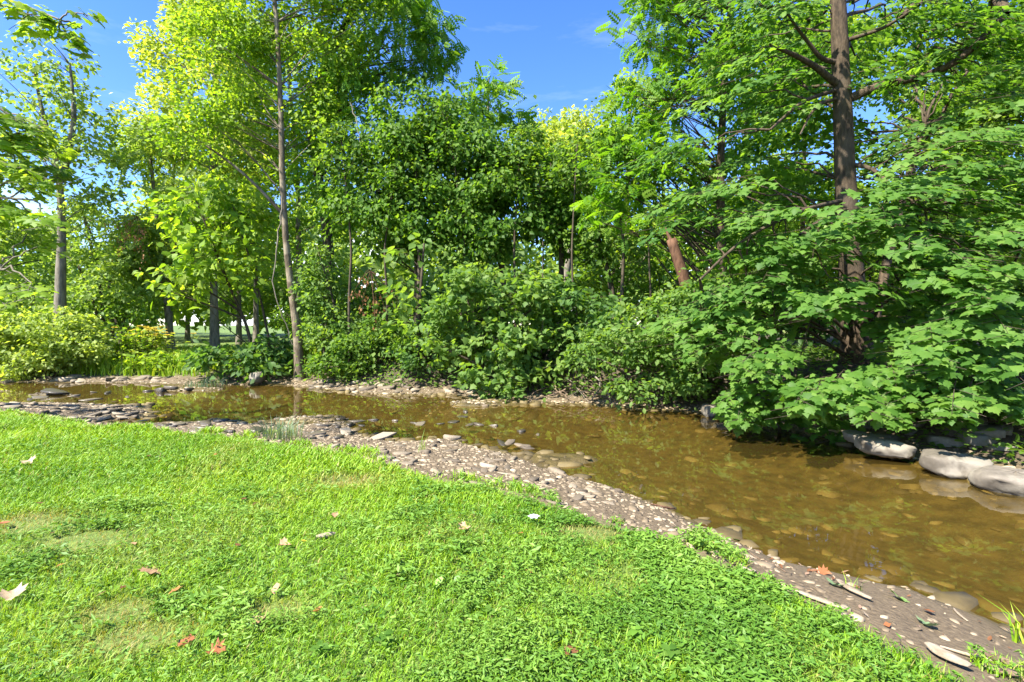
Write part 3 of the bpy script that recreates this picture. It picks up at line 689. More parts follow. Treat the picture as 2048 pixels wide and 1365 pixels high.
# slim stems standing in front of the vine curtain
for k,(px,d,top,lean,r,lab) in enumerate(((700,17.0,330,-12,.055,'slim dark stem below the dangling vine'),(772,16.9,380,14,.05,'slim leaning stem just right of the rusty dead twigs'),(838,16.9,400,-4,.10,'stout dark stem left of the hanging bush'),(925,17.2,300,-20,.05,'slim stem rising behind the left half of the hanging bush'),
   (1030,17.0,330,8,.06,'slim dark stem behind the right half of the hanging bush'),(1085,17.1,380,-6,.035,'thinnest stem above the shaded bush'),(1145,16.6,350,6,.05,'slim stem rising from the shaded bush'),(1245,15.6,330,-10,.07,'dark stem between shaded bush and overhanging bush'),(1300,15.2,360,12,.04,'thin stem left of the broken snag'))):
    x,y=gb(px,d)
    make_tree('slim_tree',lab,'tree',(x,y),[(px+lean,top,d+.3,50,40,.8,.8),(px+lean*2,top-50,d+.4,40,35,.8,.7)],'vine' if k%2 else 'mid',T_DI,.16,'bark_dark',r,r*.45,
      trunk=[np.array([x,y,zat(x,y)-.3]),P(px+lean*.2,600,d),P(px-lean*.3,500,d),P(px+lean,top,d+.2),P(px+lean*1.6,top-60,d+.3)],cov=1.2,group='slim stems in the thicket',limbs=3,rsub=(.35,.6))
# understory shrubs in the wood
for k,(px,py,d,rx,ry,lf,lab) in enumerate((
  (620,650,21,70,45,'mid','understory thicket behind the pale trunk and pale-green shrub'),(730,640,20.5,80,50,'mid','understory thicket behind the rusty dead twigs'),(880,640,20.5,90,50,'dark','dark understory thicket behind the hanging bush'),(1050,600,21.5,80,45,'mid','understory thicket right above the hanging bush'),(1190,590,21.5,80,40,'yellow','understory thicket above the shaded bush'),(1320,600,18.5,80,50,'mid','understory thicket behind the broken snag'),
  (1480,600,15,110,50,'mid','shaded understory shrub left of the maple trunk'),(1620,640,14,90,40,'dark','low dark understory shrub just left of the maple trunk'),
  (1800,650,14.5,90,45,'mid','understory shrub just right of the maple trunk'),(1900,590,15,110,60,'mid','tall understory shrub under the right edge foliage'),
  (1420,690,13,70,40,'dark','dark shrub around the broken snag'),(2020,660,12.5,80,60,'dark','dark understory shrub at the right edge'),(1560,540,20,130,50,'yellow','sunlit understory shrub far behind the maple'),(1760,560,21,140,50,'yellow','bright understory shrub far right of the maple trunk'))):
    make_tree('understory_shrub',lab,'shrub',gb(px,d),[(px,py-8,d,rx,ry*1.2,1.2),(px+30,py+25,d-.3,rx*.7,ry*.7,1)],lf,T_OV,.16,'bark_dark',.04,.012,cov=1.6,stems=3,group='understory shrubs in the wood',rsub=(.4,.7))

# far wood closing the view
def far_wood():
    ells=[]
    for k in range(56):
        d=R.uniform(40,58); px=-500+k*56+R.uniform(-25,25)
        hgt=R.uniform(170,300) if not(120<px<330) else R.uniform(90,180)
        ells.append((px,650-hgt*.5,d,80,hgt*.55,4.5))
    for k in range(46):
        d=R.uniform(34,39); ells.append((-200+k*54+R.uniform(-20,20),R.uniform(580,630),d,60,R.uniform(45,75),2.5))
    subs=sub_clumps(ells,2.6,.33*.75*.75,(1.0,1.9))
    ps,ds,ns,tn=clump_leaves(subs)
    n=len(ps); me=leaf_mesh('far_wood',T_DI,ps,ds,ns,.75*R.uniform(.7,1.3,n),tn)
    tag(obj('far_wood',me,'soft'),'far wood closing the view behind all the trees','wood',None,'stuff')
far_wood()

# ------------------------------------------------------------------ maples (leaf plates)
MT={'maple':np_mesh('maple_leaf',T_MAP[0],[T_MAP[2]]),'mapleB':np_mesh('maple_leaf',T_MAP[0],[T_MAP[2]]),'yellow':np_mesh('maple_leaf',T_MAP[0],[T_MAP[2]])}
for k in MT: MT[k].materials.append(MATS[k+'_single'])

def plate(c,out,ln,wd,n,size,tilt=.75):
    tilt=tilt*R.uniform(.7,1.35); dr=R.uniform(.15,.42); twist=R.normal()*.15
    out=unit(np.array([out[0],out[1],0.0])); lat=np.array([-out[1],out[0],0])
    t=R.uniform(0,1,n)**.8; v=R.uniform(-1,1,n); env=np.sin(np.pi*np.clip(.12+.86*t,0,1))**.6
    vv=v*wd*.5*env
    pos=c+out*((t-.5)*ln)[:,None]+lat*vv[:,None]
    pos[:,2]+=-dr*ln*t**1.7-.22*np.abs(vv)+twist*vv+R.normal(0,.045,n)
    nr=np.array([0,0,1.0])+out*tilt+lat*(.35*v)[:,None]+R.normal(size=(n,3))*.30
    dv=out*.8+lat*(v*.7)[:,None]+R.normal(size=(n,3))*.28; dv[:,2]-=.55
    return pos,unit(dv),unit(nr),np.clip(R.normal(.5,.24,n)+R.normal(0,.2),0,1),size*R.uniform(.5,1.25,n)

def make_maple(name,label,cat,B,trunks,plates,leaf,bark,limbs=(),size=.15,per=60,nsingle=300,group=None,tilt=.75,face=(-.3,-.8)):
    B=np.array(B,float); root=empty(name,B); tag(root,label,cat,group)
    allq=[]
    for k,(tp,r0,r1,fl) in enumerate(trunks):
        q,rr=trunk_tube(tp,r0,r1,n=48,flare=fl)
        tb=Tubes(); tb.add(q,rr,sides=20 if r0>.1 else 7,rough=.028 if r0>.1 else .02)
        o_=obj('trunk' if k==0 else 'stem',tb.mesh('trunk',B),bark,root); allq.append(q)
        if k==0: tr0=o_
    for pts,ra,rb in limbs:
        q=resample(pts,14); tb=Tubes(); tb.add(q,np.linspace(ra,rb,14),sides=8,rough=.04); obj('limb',tb.mesh('limb',B),bark,tr0); allq.append(q)
    allq=np.concatenate(allq)
    tw=Tubes(); A=[[],[],[],[],[]]
    for (c,ln,wd,n) in plates:
        ax=allq[np.argmin(np.abs(allq[:,2]-c[2]))][:2]
        o=unit((c[:2]-ax)); o=unit(o*.75+np.array(face)*.75+R.normal(size=2)*.25)
        ps,dv,nr,tn,sz=plate(c,o,ln,wd,n,size,tilt)
        for l_,v_ in zip(A,(ps,dv,nr,tn,sz)): l_.append(v_)
        st=c-np.array([o[0],o[1],0])*ln*.5
        hd=np.linalg.norm(allq[:,:2]-st[:2],axis=1)
        a=allq[np.argmin(np.abs(allq[:,2]-(st[2]-.35*hd))+.5*hd)]
        L_=np.linalg.norm(st-a)
        tw.add(curve(a,st,lift=.08*L_,n=7,wob=.025*L_),np.linspace(.010*L_+.010,.009,7),sides=5)
        tt=np.linspace(0,1,6); mid=st[None]+np.array([o[0],o[1],0])[None]*(tt*ln)[:,None]; mid[:,2]-=.30*ln*tt**1.7+.02
        tw.add(mid,np.linspace(.010,.003,6),sides=3)
        lat=np.array([-o[1],o[0],0])
        for q in range(5):
            s=mid[min(5,q+1)]; sg=1 if q%2 else -1
            e=s+lat*sg*wd*.38+np.array([o[0],o[1],0])*.15*ln; e[2]-=.09
            tw.add(curve(s,e,n=3),[.006,.004,.003],sides=3)
    tag(obj('twigs',tw.mesh('twigs',B),bark,root),kind='stuff')
    ps,dv,nr,tn,sz=[np.concatenate(x) for x in A]
    # the leaves that show largest are single leaves
    px=1024+FPX*ps[:,0]/ps[:,1]; py=HOR-FPX*(ps[:,2]-CAM_H)/ps[:,1]
    vis=(px>0)&(px<2048)&(py>0)&(py<1365)&(ps[:,1]>.5)
    score=np.where(vis,FPX*sz/ps[:,1],0); order=np.argsort(-score); top=order[:nsingle]; top=top[score[top]>10]
    keep=np.ones(len(ps),bool); keep[top]=False
    n=keep.sum()
    if n:
        me=leaf_mesh('crown',T_MLO,ps[keep]-B,dv[keep],nr[keep],sz[keep],tn[keep],R.uniform(.85,1.15,n),R.uniform(.4,1.8,n))
        cr_=tag(obj('crown',me,leaf,root),kind='stuff')
    side=unit(np.cross(nr,dv)); nn=np.cross(dv,side)
    for k in top:
        o=bpy.data.objects.new('leaf',MT[leaf]); COL.objects.link(o); o.parent=cr_
        M=np.eye(4); M[:3,0]=dv[k]*sz[k]; M[:3,1]=side[k]*sz[k]; M[:3,2]=nn[k]*sz[k]; M[:3,3]=ps[k]-B
        o.matrix_local=Matrix(M.tolist())
    return root

# the big maple
bx,by=7.55,11.2; zb=zat(bx,by)
tk=[np.array([bx,by,zb-.3])]+[P(x,y,11.2) for x,y in ((1715,690),(1706,600),(1701,520),(1693,420),(1690,350),(1688,260),(1684,180),(1680,90),(1676,0),(1668,-150),(1660,-330))]
lim=[([P(1678,172,11.2),P(1660,160,11.1),P(1638,137,10.9),P(1587,109,10.6),P(1540,90,10.3)],.085,.03),
     ([P(1676,125,11.2),P(1640,121,11.1),P(1622,90,11),P(1603,70,10.9),P(1570,20,10.7)],.06,.02),
     ([P(1676,180,11.2),P(1622,195,10.8),P(1595,210,10.5),P(1540,260,9.8)],.05,.02),
     ([P(1678,198,11.2),P(1640,205,10.8),P(1622,226,10.5),P(1600,270,9.8)],.04,.015),
     ([P(1690,202,11.2),P(1712,195,11.1),P(1739,175,10.9),P(1794,164,10.6),P(1856,152,10.2),P(1911,133,9.9),P(1950,94,9.7),P(2008,31,9.4)],.10,.05),
     ([P(1690,82,11.2),P(1767,58,10.7),P(1840,10,10.3)],.05,.02),
     ([P(1692,330,11.2),P(1740,330,10.8),P(1790,380,9.9),P(1850,420,8.8)],.05,.02),
     ([P(1690,400,11.2),P(1600,420,10.3),P(1480,480,9.6),P(1400,560,9.2)],.05,.02),
     ([P(1694,450,11.2),P(1640,440,10.2),P(1600,470,8.8)],.04,.02)]
st2=[np.array([bx+.2,by+.25,zb-.3]),P(1742,660,11.6),P(1758,600,11.7),P(1775,520,11.9),P(1810,380,12.2),P(1850,250,12.5)]
plates=[]
def fill(npl,xr,yr,dfun,ln=(1.4,2.1),per=(85,130),ok=None):
    k=0; tries=0
    while k<npl and tries<npl*40:
        tries+=1
        px=R.uniform(*xr); py=R.uniform(*yr); d=dfun(px,py)+R.normal()*.35
        # leaf layers stop short of these bare stretches of trunk on the open side
        if d<11.4 and abs(px-1698)<100 and (py<350 or 478<py<538 or 600<py<715): continue
        if abs(px-1352)<95 and 430<py<575: continue      # the broken snag stands clear of the leaf layers
        if ok and not ok(px,py): continue
        l=R.uniform(*ln); plates.append((P(px,py,d),l,l*R.uniform(.6,.85),int(R.integers(*per)))); k+=1
lb=lambda py: np.interp(py,[-100,150,300,420,560,700],[1420,1400,1290,1290,1300,1400])
fill(66,(1280,2080),(230,640),lambda x,y: np.interp(x,[1280,1600,2050],[10.6,9.6,8.2]),ok=lambda x,y: x>lb(y))
fill(36,(1420,2080),(-60,260),lambda x,y: np.interp(x,[1400,1700,2050],[10.8,10.4,9.6]),ok=lambda x,y: x>lb(y))
fill(66,(1450,2100),(-60,420),lambda x,y: R.uniform(11.8,14.5))
for (px,py,d,l) in ((1700,425,8.8,1.5),(1765,395,8.6,1.5),(1640,452,8.9,1.4),(1815,360,8.5,1.4),(1590,480,9.1,1.4),(1690,565,8.6,1.4),(1755,548,8.4,1.4),(1625,590,8.8,1.4),(1850,520,8.0,1.5),(1540,520,9.3,1.4),(1900,480,7.8,1.5),(1980,520,7.4,1.5),(1440,560,9.6,1.2),(1360,625,9.9,1.2),(1450,590,9.4,1.3),(1390,650,9.8,1.0),(1480,640,9.3,1.2)):
    plates.append((P(px,py,d),l,l*.62,80))
make_maple('maple_tree','big maple with straight brown trunk and tiered branches at right','tree',(bx,by,zb),[(tk,.28,.11,.45),(st2,.15,.04,.3)],plates,'maple','bark_maple',limbs=lim,nsingle=300)

def sapling(label,px,d,lean,regs,leaf='maple',size=.15,nsingle=240):
    global plates
    x,y=gb(px,d); z=zat(x,y); plates=[]
    for (n,xr,yr,dd) in regs: fill(n,xr,yr,lambda a,b_:dd,ln=(.8,1.25),per=(44,70))
    tp=max(p_[0][2] for p_ in plates)+.1
    t1=[np.array([x,y,z-.2]),np.array([x+lean[0]*.4,y+lean[1]*.4,z+(tp-z)*.5]),np.array([x+lean[0],y+lean[1],tp])]
    t2=[np.array([x+.12,y+.05,z-.2]),np.array([x-lean[0]*.5,y+lean[1]*.5,z+(tp-z)*.45]),np.array([x-lean[0],y+lean[1]*.8,z+(tp-z)*.85])]
    return make_maple('maple_sapling',label,'sapling',(x,y,z),[(t1,.035,.012,.2),(t2,.025,.01,.2)],plates,leaf,'bark_dark',size=size,nsingle=nsingle,group='young maples on the far bank')
sapling('young maple low on the bank left of the big maple trunk',1560,10.0,(-.4,-.5),[(20,(1460,1680),(670,825),9.2),(6,(1420,1560),(580,700),9.6)],'mapleB')
sapling('young maple spreading over the flat boulders below the big trunk',1760,9.2,(.2,-.6),[(22,(1590,1890),(725,812),8.2)],'mapleB')
sapling('young maple with large leaves at the right edge above the boulders',1960,8.7,(.3,-.6),[(16,(1860,2080),(560,760),7.5),(8,(1800,2060),(420,600),7.9)],'maple',.16)
sapling('young maple trailing over the shaded bank at the bottom right',2010,8.3,(.2,-.5),[(17,(1850,2070),(755,806),7.6)],'mapleB',.14,160)

# the tree beyond the left edge whose branches reach in
bx,by=-13.2,9.2; zb=zat(bx,by); plates=[]
def fillL(npl,xr,yr,d,ln,per):
    for _ in range(npl):
        l=R.uniform(*ln); plates.append((P(R.uniform(*xr),R.uniform(*yr),d+R.normal()*.35),l,l*R.uniform(.5,.75),int(R.integers(*per))))
fillL(12,(-60,120),(210,330),9.0,(.9,1.3),(44,70)); fillL(11,(-80,100),(320,440),8.8,(.8,1.2),(40,60)); fillL(4,(30,120),(420,520),8.8,(.6,.9),(10,18))
fillL(6,(-60,60),(480,600),9.0,(.7,1.0),(18,26)); fillL(3,(-160,-20),(-60,0),6.8,(.8,1.1),(20,30))
for (px,py,l,n_) in ((20,2,.7,34),(62,16,.7,40),(105,34,.6,32),(135,62,.45,20),(150,85,.35,12),(170,20,.4,12)): plates.append((P(px,py,6.6),l,l*.6,n_))
fillL(10,(-400,-60),(100,450),9,(1.0,1.5),(30,40))
lim=[([np.array([bx,by,zb+3.6]),P(-200,330,9.2),P(-60,300,9.1),P(60,260,9)],.08,.02),([np.array([bx,by,zb+3.0]),P(-200,420,9.0),P(-40,390,8.9),P(60,400,8.8)],.06,.015),
     ([np.array([bx,by,zb+5.8]),P(-400,-60,8),P(-150,-40,7),P(0,-20,6.7),P(120,40,6.6)],.07,.012),([np.array([bx,by,zb+2.0]),P(-160,560,9.1),P(0,540,9)],.04,.01)]
make_maple('overhanging_tree','sunlit maple branches reaching in from the left picture edge','tree',(bx,by,zb),[([np.array([bx,by,zb-.3]),np.array([bx+.1,by,zb+3]),np.array([bx,by+.1,zb+7]),np.array([bx+.2,by,zb+11])],.24,.06,.4)],plates,'yellow','bark_grey',limbs=lim,size=.15,nsingle=260,tilt=.5,face=(.5,-.6))

# ------------------------------------------------------------------ snag, dead twigs, roots
def log_thing(name,label,cat,pts,ra,rb,mat,sides=10,rough=.06,n=16,parts=()):
    B=np.array(pts[0],float); root=empty(name,B); tag(root,label,cat)
    q=resample(pts,n); tb=Tubes(); tb.add(q,np.linspace(ra,rb,n),sides=sides,rough=rough,cap=True); obj('trunk',tb.mesh('trunk',B),mat,root)
    for (pn,pp_,r1,r2) in parts:
        t2=Tubes(); t2.add(resample(pp_,8),np.linspace(r1,r2,8),sides=6,rough=.05,cap=True); obj(pn,t2.mesh(pn,B),mat,root)
    return root
b=gb(1412,13.6); zb=zat(*b)
log_thing('broken_snag','leaning reddish dead trunk with a broken top beside the bushes','dead trunk',[np.array([b[0],b[1],zb-.3]),P(1395,680,13.6),P(1380,600,13.6),P(1362,540,13.6),P(1342,480,13.7)],.20,.13,'bark_red',
   parts=[('splinter',[P(1343,484,13.7),P(1335,468,13.75),P(1331,455,13.75)],.07,.01),('splinter',[P(1351,492,13.68),P(1349,474,13.7)],.05,.012),('branch_stub',[P(1399,690,13.45),P(1415,680,13.2)],.08,.05)])
def dead_spray(label,px,py,d,rpx,n):
    c=P(px,py,d); root=empty('dead_foliage',c); tag(root,label,'dead foliage')
    tb=Tubes(); ps=[];dv=[]
    for k in range(9):
        e=c+np.array([R.normal()*rpx/FPX*d*.7,R.normal()*.3,-abs(R.normal())*rpx/FPX*d]); tb.add(curve(c+np.array([0,.2,.3]),e,lift=.15,n=5),[.012,.01,.008,.005,.003],sides=4)
        for _ in range(n): ps.append(c+(e-c)*R.uniform(.4,1.1)+R.normal(size=3)*.08); dv.append([R.normal()*.3,R.normal()*.3,-1])
    obj('twig',tb.mesh('twig',c),'bark_red',root)
    ps=np.array(ps); n=len(ps)
    tag(obj('withered_leaves',leaf_mesh('withered_leaves',T_OV,ps-c,np.array(dv),R.normal(size=(n,3)),.11*R.uniform(.6,1.3,n),R.uniform(0,1,n)),'deadleaf',root),kind='stuff')
dead_spray('rusty dead leaf clusters hanging above the bank shrubs',738,560,16.6,45,16)
dead_spray('brown dead branch end hanging in the far-left trees',268,445,23,38,24)

def roots():
    c=G(1180,800); c=np.array([c[0],c[1],WL+.02]); root=empty('exposed_roots',c); tag(root,'tangle of bare roots and branches at the waterline below the bright bush','roots')
    for k in range(26):
        a=c+np.array([R.uniform(-1.2,1.6),R.uniform(.2,1.0),R.uniform(.1,.3)]); a[2]=zat(a[0],a[1])+R.uniform(.02,.10)
        e=np.array([a[0]+R.normal()*.7,c[1]+R.uniform(-.75,.15),WL+R.uniform(.0,.14)])
        m_=(a+e)/2+R.normal(size=3)*np.array([.25,.15,.05])+np.array([0,0,.08])
        tb=Tubes(); r=R.uniform(.012,.032); q=resample([a,m_,e],10,.02); tb.add(q,np.linspace(r,r*.35,10),sides=5,rough=.06)
        for _ in range(2):
            s=q[R.integers(4,9)]; tb.add(curve(s,s+np.array([R.normal()*.25,-abs(R.normal())*.2,R.uniform(-.08,.1)]),n=4),[r*.4,r*.3,r*.2,r*.1],sides=4)
        obj('root',tb.mesh('root',c),'wood_brown' if k%5 else 'bark_grey',root)
roots()
def vine(label,pts,r):
    B=np.array(pts[-1],float); tb=Tubes(); tb.add(resample(pts,22,.02),np.linspace(r,r*.5,22),sides=5,rough=.04)
    o=obj('hanging_vine',tb.mesh('vine',B),'bark_grey',None,B); tag(o,label,'vine','woody vines')
vine('bare woody vine hanging left of the pale trunk',[P(565,390,17.2),P(556,470,17.1),P(547,560,17),P(552,600,17),P(568,640,17),P(585,690,17.1)],.028)
vine('thin bare vine dangling in front of the vine mounds',[P(700,205,17.6),P(712,240,17.5),P(722,290,17.4),P(726,340,17.4),P(730,370,17.4)],.022)

# ------------------------------------------------------------------ stones
def stone_template(seed,k=8,flat=.28):
    r=np.random.default_rng(seed); th=np.linspace(0,2*np.pi,k,endpoint=False)+r.uniform(-.2,.2,k)
    rad_=r.uniform(.30,.62,k); x=np.cos(th)*rad_*1.3; y=np.sin(th)*rad_*.8
    bot=np.stack([x*.92,y*.92,np.full(k,-.5*flat)],1); top=np.stack([x,y,r.uniform(.10,.30,k)*flat],1); ti=np.stack([x*.86,y*.86,flat*(.40+r.uniform(-.12,.12,k))],1)
    V=np.concatenate([bot,top,ti,[[0,0,flat*.5]]]); F=[];T=[]
    for q in range(k):
        n_=(q+1)%k; F.append((q,n_,k+n_,k+q)); F.append((k+q,k+n_,2*k+n_,2*k+q)); T.append((2*k+q,2*k+n_,3*k))
    return V,np.array(F),np.array(T)
ST=[stone_template(s,k=(5 if s%2 else 6),flat=.16+.04*(s%4)) for s in range(8)]
ST_ME=[np_mesh('stone',v,[f,t_]) for v,f,t_ in ST]; ST_WET=[np_mesh('stone',v,[f,t_]) for v,f,t_ in ST]; ST_FLAT=[np_mesh('slab',v,[f,t_]) for v,f,t_ in ST]
for a in ST_ME: a.materials.append(MATS['stone'])
for a in ST_WET: a.materials.append(MATS['wet_stone'])
for a in ST_FLAT: a.materials.append(MATS['boulder_flat'])

def sample_region(n,xr,yr,test):
    out=[]; 
    while sum(len(o) for o in out)<n:
        p=np.stack([R.uniform(*xr,n*4),R.uniform(*yr,n*4)],1); out.append(p[test(p)])
    return np.concatenate(out)[:n]
def pebble_template(seed,k=5):
    r=np.random.default_rng(100+seed); th=np.linspace(0,2*np.pi,k,endpoint=False)+r.uniform(-.25,.25,k); ra=r.uniform(.32,.6,k)
    x=np.cos(th)*ra*1.25; y=np.sin(th)*ra*.85; f=.2+.05*(seed%3)
    V=np.concatenate([np.stack([x,y,np.full(k,-.5*f)],1),np.stack([x*.86,y*.86,f*(.35+r.uniform(-.12,.12,k))],1),[[0,0,f*.45]]])
    return V,np.array([(q,(q+1)%k,k+(q+1)%k,k+q) for q in range(k)]),np.array([(k+q,k+(q+1)%k,2*k) for q in range(k)])
PB=[pebble_template(q) for q in range(8)]
def gravel_at(p,size,name,mat):
    n=len(p); z=zfun(p); Vs=[];F4=[];F3=[];off=0
    kind=R.integers(0,8,n)
    for k in range(8):
        s=np.where(kind==k)[0]
        if not len(s): continue
        a=R.uniform(0,6.28,len(s)); nr=np.stack([R.normal(0,.16,len(s)),R.normal(0,.16,len(s)),np.ones(len(s))],1); nr=unit(nr)
        d=np.stack([np.cos(a),np.sin(a),R.normal(0,.1,len(s))],1)
        pos=np.stack([p[s,0],p[s,1],z[s]+size[s]*R.uniform(-.01,.07,len(s))],1)
        V,F,_=scatter(PB[k],pos,d,nr,size[s],R.uniform(.7,1.1,len(s)),R.uniform(.5,1.3,len(s)))
        Vs.append(V);F4.append(F[0]+off);F3.append(F[1]+off);off+=len(V)
    return np_mesh(name,np.concatenate(Vs),[np.concatenate(F4),np.concatenate(F3)])
def strip_test(p):
    ins,dn,df,lw,dl=zones(p); return (~ins)&(~lw)&(dn<df)&(np.abs(p[:,0])<1.12*p[:,1]+.6)
def muddy(p): return sm(1.2,2.4,p[:,0])      # the bare mud towards the lower right
p=sample_region(9000,(-16,4.2),(1.8,13),lambda q: strip_test(q)&(R.uniform(size=len(q))>.80*muddy(q)))
sz=R.lognormal(-3.15,.42,len(p)).clip(.02,.15)
p2=sample_region(2600,(-17,7),(5.5,19),lambda q:(lambda z:(~z[0])&(z[2]<z[1])&(z[2]<R.uniform(.2,1.0,len(q))))(zones(q)))
sz2=R.lognormal(-2.7,.45,len(p2)).clip(.03,.22)
mp_=[];
for (mx,my,rx,ry,h) in MOUNDS[:5]: mp_.append(np.stack([R.normal(mx,rx*.75,150),R.normal(my,ry*.8,150)],1))
p3=np.concatenate(mp_); sz3=R.lognormal(-2.6,.4,len(p3)).clip(.03,.2)
tag(obj('gravel',gravel_at(np.concatenate([p,p2,p3]),np.concatenate([sz,sz2,sz3]),'gravel','gravel'),'gravel'),'small flat shale gravel covering both stream banks','gravel',None,'stuff')
pb=sample_region(1300,(-12,6.5),(3,16),lambda q:(lambda z:z[0]&(np.minimum(z[1],z[2])<R.exponential(.55,len(q))))(zones(q)))
tag(obj('stream_bed_stones',gravel_at(pb,R.lognormal(-2.0,.45,len(pb)).clip(.05,.38),'bed','bed_stone'),'bed_stone'),'submerged flat stones on the stream bed','stones',None,'stuff')

def place_stone(x,y,s,me,label,group,lift=.04,name='stone',tilt=.14):
    o=bpy.data.objects.new(name,me); COL.objects.link(o)
    z=max(zat(x,y),WL-.03); o.location=(x,y,z+s*lift); o.scale=(s,s*R.uniform(.65,1.05),s*R.uniform(.6,1.2)); o.rotation_euler=(R.normal()*tilt,R.normal()*tilt,R.uniform(0,6.28))
    return tag(o,label,'stone',group)
def stones_px(n,pxr,pyr,sr,meshes,label,group,test=None):
    k=0;t_=0
    while k<n and t_<n*30:
        t_+=1
        g=G(R.uniform(*pxr),R.uniform(*pyr))
        if test is not None and not test(g): continue
        sz_=R.uniform(*sr)*(1 if R.uniform()<.75 else 1.5); pxx=1024+FPX*g[0]/g[1]; fx=(pxx-pxr[0])/(pxr[1]-pxr[0])
        place_stone(g[0],g[1],sz_,meshes[R.integers(8)],('small ' if sz_<sr[0]+.4*(sr[1]-sr[0]) else 'middling ' if sz_<sr[1] else 'large ')+label+(', left stretch' if fx<.34 else ', middle stretch' if fx<.67 else ', right stretch'),group); k+=1
land=lambda g:(lambda z:not z[0][0] and not z[3][0])(zones(np.array([g[:2]])))
stones_px(70,(620,1330),(870,1010),(.09,.19),ST_ME,'flat tan shale stone on the near gravel bank in mid picture','stones on the near gravel bank',land)
stones_px(45,(20,290),(806,845),(.15,.30),ST_ME,'flat shale stone on the left gravel bar beyond the lawn','stones on the left gravel bar',land)
stones_px(40,(500,960),(762,800),(.22,.45),ST_ME,'flat shale stone on the far bank ledge below the shrubs','stones on the far ledge',land)
stones_px(22,(20,330),(755,775),(.25,.5),ST_ME,'flat stone at the far waterline below the sunlit shrub','stones at the far left waterline',land)
stones_px(30,(300,700),(838,882),(.12,.26),ST_WET,'dark wet stone at the water edge around the grey grass tuft','dark stones at the near water edge',land)
stones_px(26,(1380,1720),(828,880),(.13,.3),ST_ME,'flat stone on the shaded bank left of the boulders','stones under the young maples',land)
stones_px(16,(1690,2048),(840,905),(.28,.55),ST_FLAT,'grey flat slab on the shaded bank behind the boulders','slabs behind the boulders',land)
for px,py,s in ((80,796,.55),(110,790,.8),(150,793,.4),(60,800,.35),(180,800,.5),(190,785,.35),(215,787,.4),(320,783,.9),(345,780,.5),(300,783,.4),(380,782,.35),(255,795,.3),(440,845,.45),(470,843,.4),(360,850,.3),(285,842,.3)):
    g=G(px,py); place_stone(g[0],g[1],s*.75,ST_WET[R.integers(8)],'dark slate slab breaking the shallow water at left','slate slabs in the shallows',.09,'slate_slab')
for px,py in ((715,843),(745,841),(725,852),(790,842),(830,846),(838,850),(905,845),(880,848),(940,850),(960,850),(985,852),(1045,863),(1075,870),(700,852),(1005,889),(930,824),(925,834)):
    g=G(px,py); place_stone(g[0],g[1],R.uniform(.14,.3),ST_WET[R.integers(8)],'small dark stone breaking the water surface in midstream','stones in midstream',.12)
for px,py,s in ((1035,890,.26),(1050,893,.3),(1060,897,.26),(1018,888,.3),(905,880,.3),(760,878,.42),(690,868,.36)):
    g=G(px,py); place_stone(g[0],g[1],s,ST_ME[R.integers(8)],'pale flat stone at the tip of the near gravel bank','stones at the gravel tip',.1)

def boulder(px,py,d,wpx,hpx,depth,label,mat='boulder',seed=0,rot=0,name='boulder'):
    r=np.random.default_rng(seed); c=P(px,py,d); s=d/FPX; rx,rz=wpx*s/2,hpx*s/2
    nu,nv=40,20; V=[];
    ph=r.uniform(0,6.28,8)
    for j in range(nv+1):
        v=math.pi*j/nv
        for i_ in range(nu):
            u=2*math.pi*i_/nu
            x,y,z=math.sin(v)*math.cos(u),math.sin(v)*math.sin(u),math.cos(v)
            se=lambda a,e: math.copysign(abs(a)**e,a)
            k=1+.06*math.sin(2*u+ph[0])+.05*math.sin(3*u+ph[1]+2*v)+.04*math.sin(5*u+ph[2]-3*v)+.03*math.sin(7*v+ph[3])
            V.append((se(x,.85)*rx*k,se(y,.85)*depth*k,se(z,.62)*rz*(1+.05*math.sin(4*u+ph[4]))))
    V=np.array(V); Rr=np.array([rx,depth,rz])
    for _ in range(9):
        nrm_=unit(r.normal(size=3)*np.array([1,1,.8])) if _ else unit(np.array([r.normal()*.12,-.12,1.0])); off_=r.uniform(.78,.95) if _ else .80; q_=V/Rr; ex=np.maximum(q_@nrm_-off_,0); V=(q_-ex[:,None]*nrm_*.85)*Rr
    V+=r.normal(size=V.shape)*.006
    F=np.array([(j*nu+i_,j*nu+(i_+1)%nu,(j+1)*nu+(i_+1)%nu,(j+1)*nu+i_) for j in range(nv) for i_ in range(nu)])
    o=obj(name,np_mesh('boulder',V,[F],smooth=True),mat,None,c); o.rotation_euler=(0.0,rad(3),rot); tag(o,label,'boulder')
boulder(1766,893,7.7,94,36,.34,'smooth pale boulder at the waterline, leftmost of the three large ones',seed=1,rot=-.15)
boulder(1908,930,6.9,118,52,.34,'broad pale boulder in the water, middle of the three large ones',seed=2,rot=-.2)
boulder(2030,967,6.2,130,54,.36,'pale boulder cut by the right picture edge, nearest of the three',seed=3,rot=-.25)
boulder(1722,876,8.1,66,24,.28,'low grey-green boulder just behind the leftmost pale boulder','boulder_flat',seed=4,rot=-.1)
boulder(1418,822,11.2,32,28,.2,'small rounded pale boulder at the waterline below the snag',seed=5)
boulder(1452,828,10.9,40,26,.18,'small boulder beside the rounded one at the waterline','boulder_flat',seed=6,rot=.3)
boulder(1945,858,8.2,36,40,.2,'upright dark block under the young maple at right','boulder_flat',seed=8,rot=.4)
boulder(515,755,17.0,28,24,.3,'tilted grey rock on the far bank left of the pale trunk','boulder_flat',seed=9)

